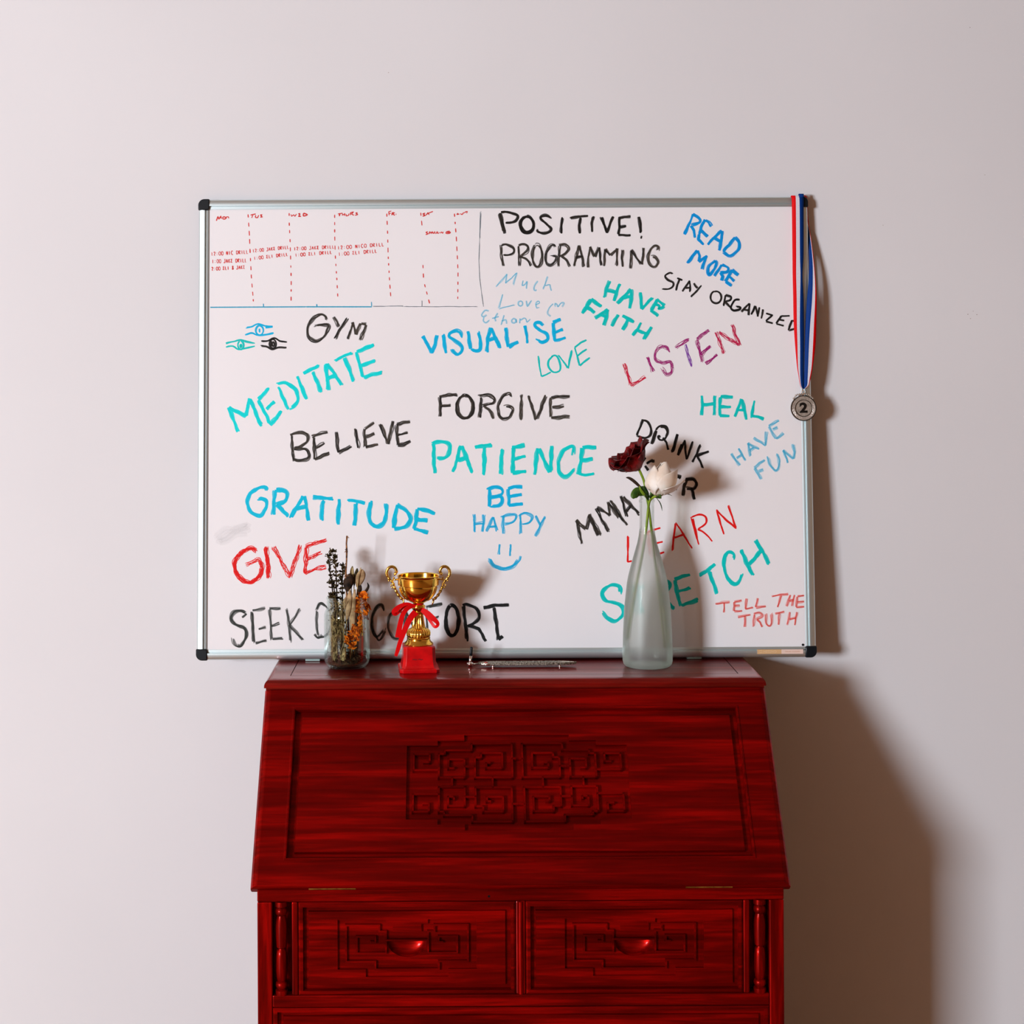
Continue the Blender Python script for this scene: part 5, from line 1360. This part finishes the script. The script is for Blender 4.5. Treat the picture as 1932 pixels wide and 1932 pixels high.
# red rose: half open, lying over to the left; angle 0 = left, 90 = towards the lens, 180 = right
pr = []
def ring_(n, a0, L, W, ctrl, **kw):
    return [dict(L=L * rr.uniform(.95, 1.05), W=W, ctrl=ctrl, turn=a0 + 2 * math.pi * i / n + rr.uniform(-.15, .15), seed=rr.randint(0, 999), **kw) for i in range(n)]
pr += ring_(3, .2, .039, 1.1, (.003, .007, .008, .007), jag=.02)
pr += ring_(4, .6, .041, 1.0, (.004, .011, .013, .013), jag=.03, tip=.05)
pr += ring_(5, .1, .042, .9, (.005, .016, .020, .022), curl=.10, jag=.03, tip=.10)
pr += ring_(5, .7, .042, .9, (.006, .021, .026, .029), curl=.20, jag=.035, tip=.16)
pr += ring_(5, .25, .040, .95, (.007, .024, .031, .034), curl=.24, jag=.03, tip=.22)
rb = vp(1205, 885, .008)
rose('dark red rose, half open and tilted to the left over the bottle', rb, (-.60, -.10, .79), pr, M['rosered'],
     [rb, vp(1209, 893, .007), vp(1214, 905, .005), vp(1217, 918, .003), vp(1219, 930, .001), vp(1223, 952, 0), vp(1228, 990, -.002), vp(1234, 1050, -.004), vp(1244, 1130, -.006), vp(1252, 1200, -.008), vp(1255, 1222, -.008)],
     [(.35, .020, .0046, 1.1, .2), (1.75, .026, .0050, .62, .05), (2.9, .026, .0050, .75, .1), (4.1, .026, .0055, .7, .0), (5.4, .024, .0050, .9, .2)], 0.0)
# cream rose: bud with one outer petal folding down to the right
pw = []
pw += ring_(3, .9, .056, 1.5, (.004, .014, .014, .006), tip=.08)
pw += [dict(L=.061, W=1.85, ctrl=(.007, .024, .0235, .011), turn=2.1, tip=.10, round_=.30, seed=1), dict(L=.058, W=1.5, ctrl=(.007, .024, .024, .014), turn=4.3, tip=.08, round_=.34, seed=2),
       dict(L=.053, W=1.0, ctrl=(.008, .0255, .0250, .0175), turn=.55, tip=.08, round_=.24, seed=3), dict(L=.054, W=1.5, ctrl=(.008, .0275, .0315, .0270), turn=2.75, tip=.06, round_=.28, seed=4, curl=.05),
       dict(L=.034, W=1.15, ctrl=(.009, .0290, .038, .045), turn=2.7, tip=.20, round_=.34, seed=5, curl=.10)]
wb = vp(1241, 934, .014)
rose('cream white rose bud leaning right below the red rose', wb, (.13, -.10, .98), pw, M['rosewhite'],
     [wb, vp(1233, 938, .010), vp(1226, 945, .004), vp(1223, 960, .001), vp(1219, 1000, 0), vp(1212, 1050, 0), vp(1199, 1120, .002), vp(1190, 1180, .004), vp(1187, 1205, .004)],
     [(.4, .018, .004, 1.0, .2), (1.7, .014, .004, 1.5, .5), (3.0, .016, .0042, 1.4, .4), (4.6, .018, .004, 1.0, .3)], 0.0)
def rleaf(label, mid, wid, mt, foot):
    o = empty('rose_leaf', Vector(foot), label, 'leaf', None)
    bm = bmesh.new(); blade(bm, mid, wid, .35)
    l = obj('leaf_blade', world(bm, o), M[mt], o, 180); so = l.modifiers.new('thick', 'SOLIDIFY'); so.thickness = .0005
    bm = bmesh.new(); tube(bm, [Vector(p) for p in mid[:2]] , .0007, 6)
    obj('leaf_stalk', world(bm, o), M['leafd'], o, 180)
rleaf('broad green leaf hanging to the left of the bottle mouth', [vp(1220, 933, .004), vp(1212, 930, .010), vp(1203, 928, .014), vp(1196, 936, .016), vp(1194, 941, .016)], .0085, 'green', vp(1220, 933, .004))
rleaf('light green folded leaf on the bottle rim, front', [vp(1220, 940, .008), vp(1216, 934, .012), vp(1210, 926, .014), vp(1206, 917, .014)], .0028, 'stemg', vp(1220, 940, .008))
rleaf('thin brownish leaf pointing up left beside the red rose stem', [vp(1216, 928, .004), vp(1206, 917, .008), vp(1195, 907, .010), vp(1187, 902, .010), vp(1181, 901, .010)], .0030, 'pod', vp(1216, 928, .004))
rleaf('dark green leaf to the right of the bottle mouth under the cream rose', [vp(1224, 938, .006), vp(1233, 934, .010), vp(1241, 936, .012), vp(1248, 940, .012)], .0050, 'leafd', vp(1224, 938, .006))
rleaf('blackish green leaf between the two rose stems', [vp(1223, 944, .006), vp(1220, 932, .010), vp(1214, 922, .010), vp(1209, 918, .008)], .0052, 'leafd', vp(1223, 944, .006))
rleaf('bright green small leaf under the cream rose', [vp(1226, 940, .010), vp(1230, 930, .012), vp(1232, 922, .012), vp(1230, 917, .012)], .0038, 'green', vp(1226, 940, .010))
rleaf('thin curling tendril leaf hanging right of the bottle neck', [vp(1239, 940, .006), vp(1245, 948, .006), vp(1248, 956, .006), vp(1249.5, 964, .006)], .0010, 'leafd', vp(1239, 940, .006))
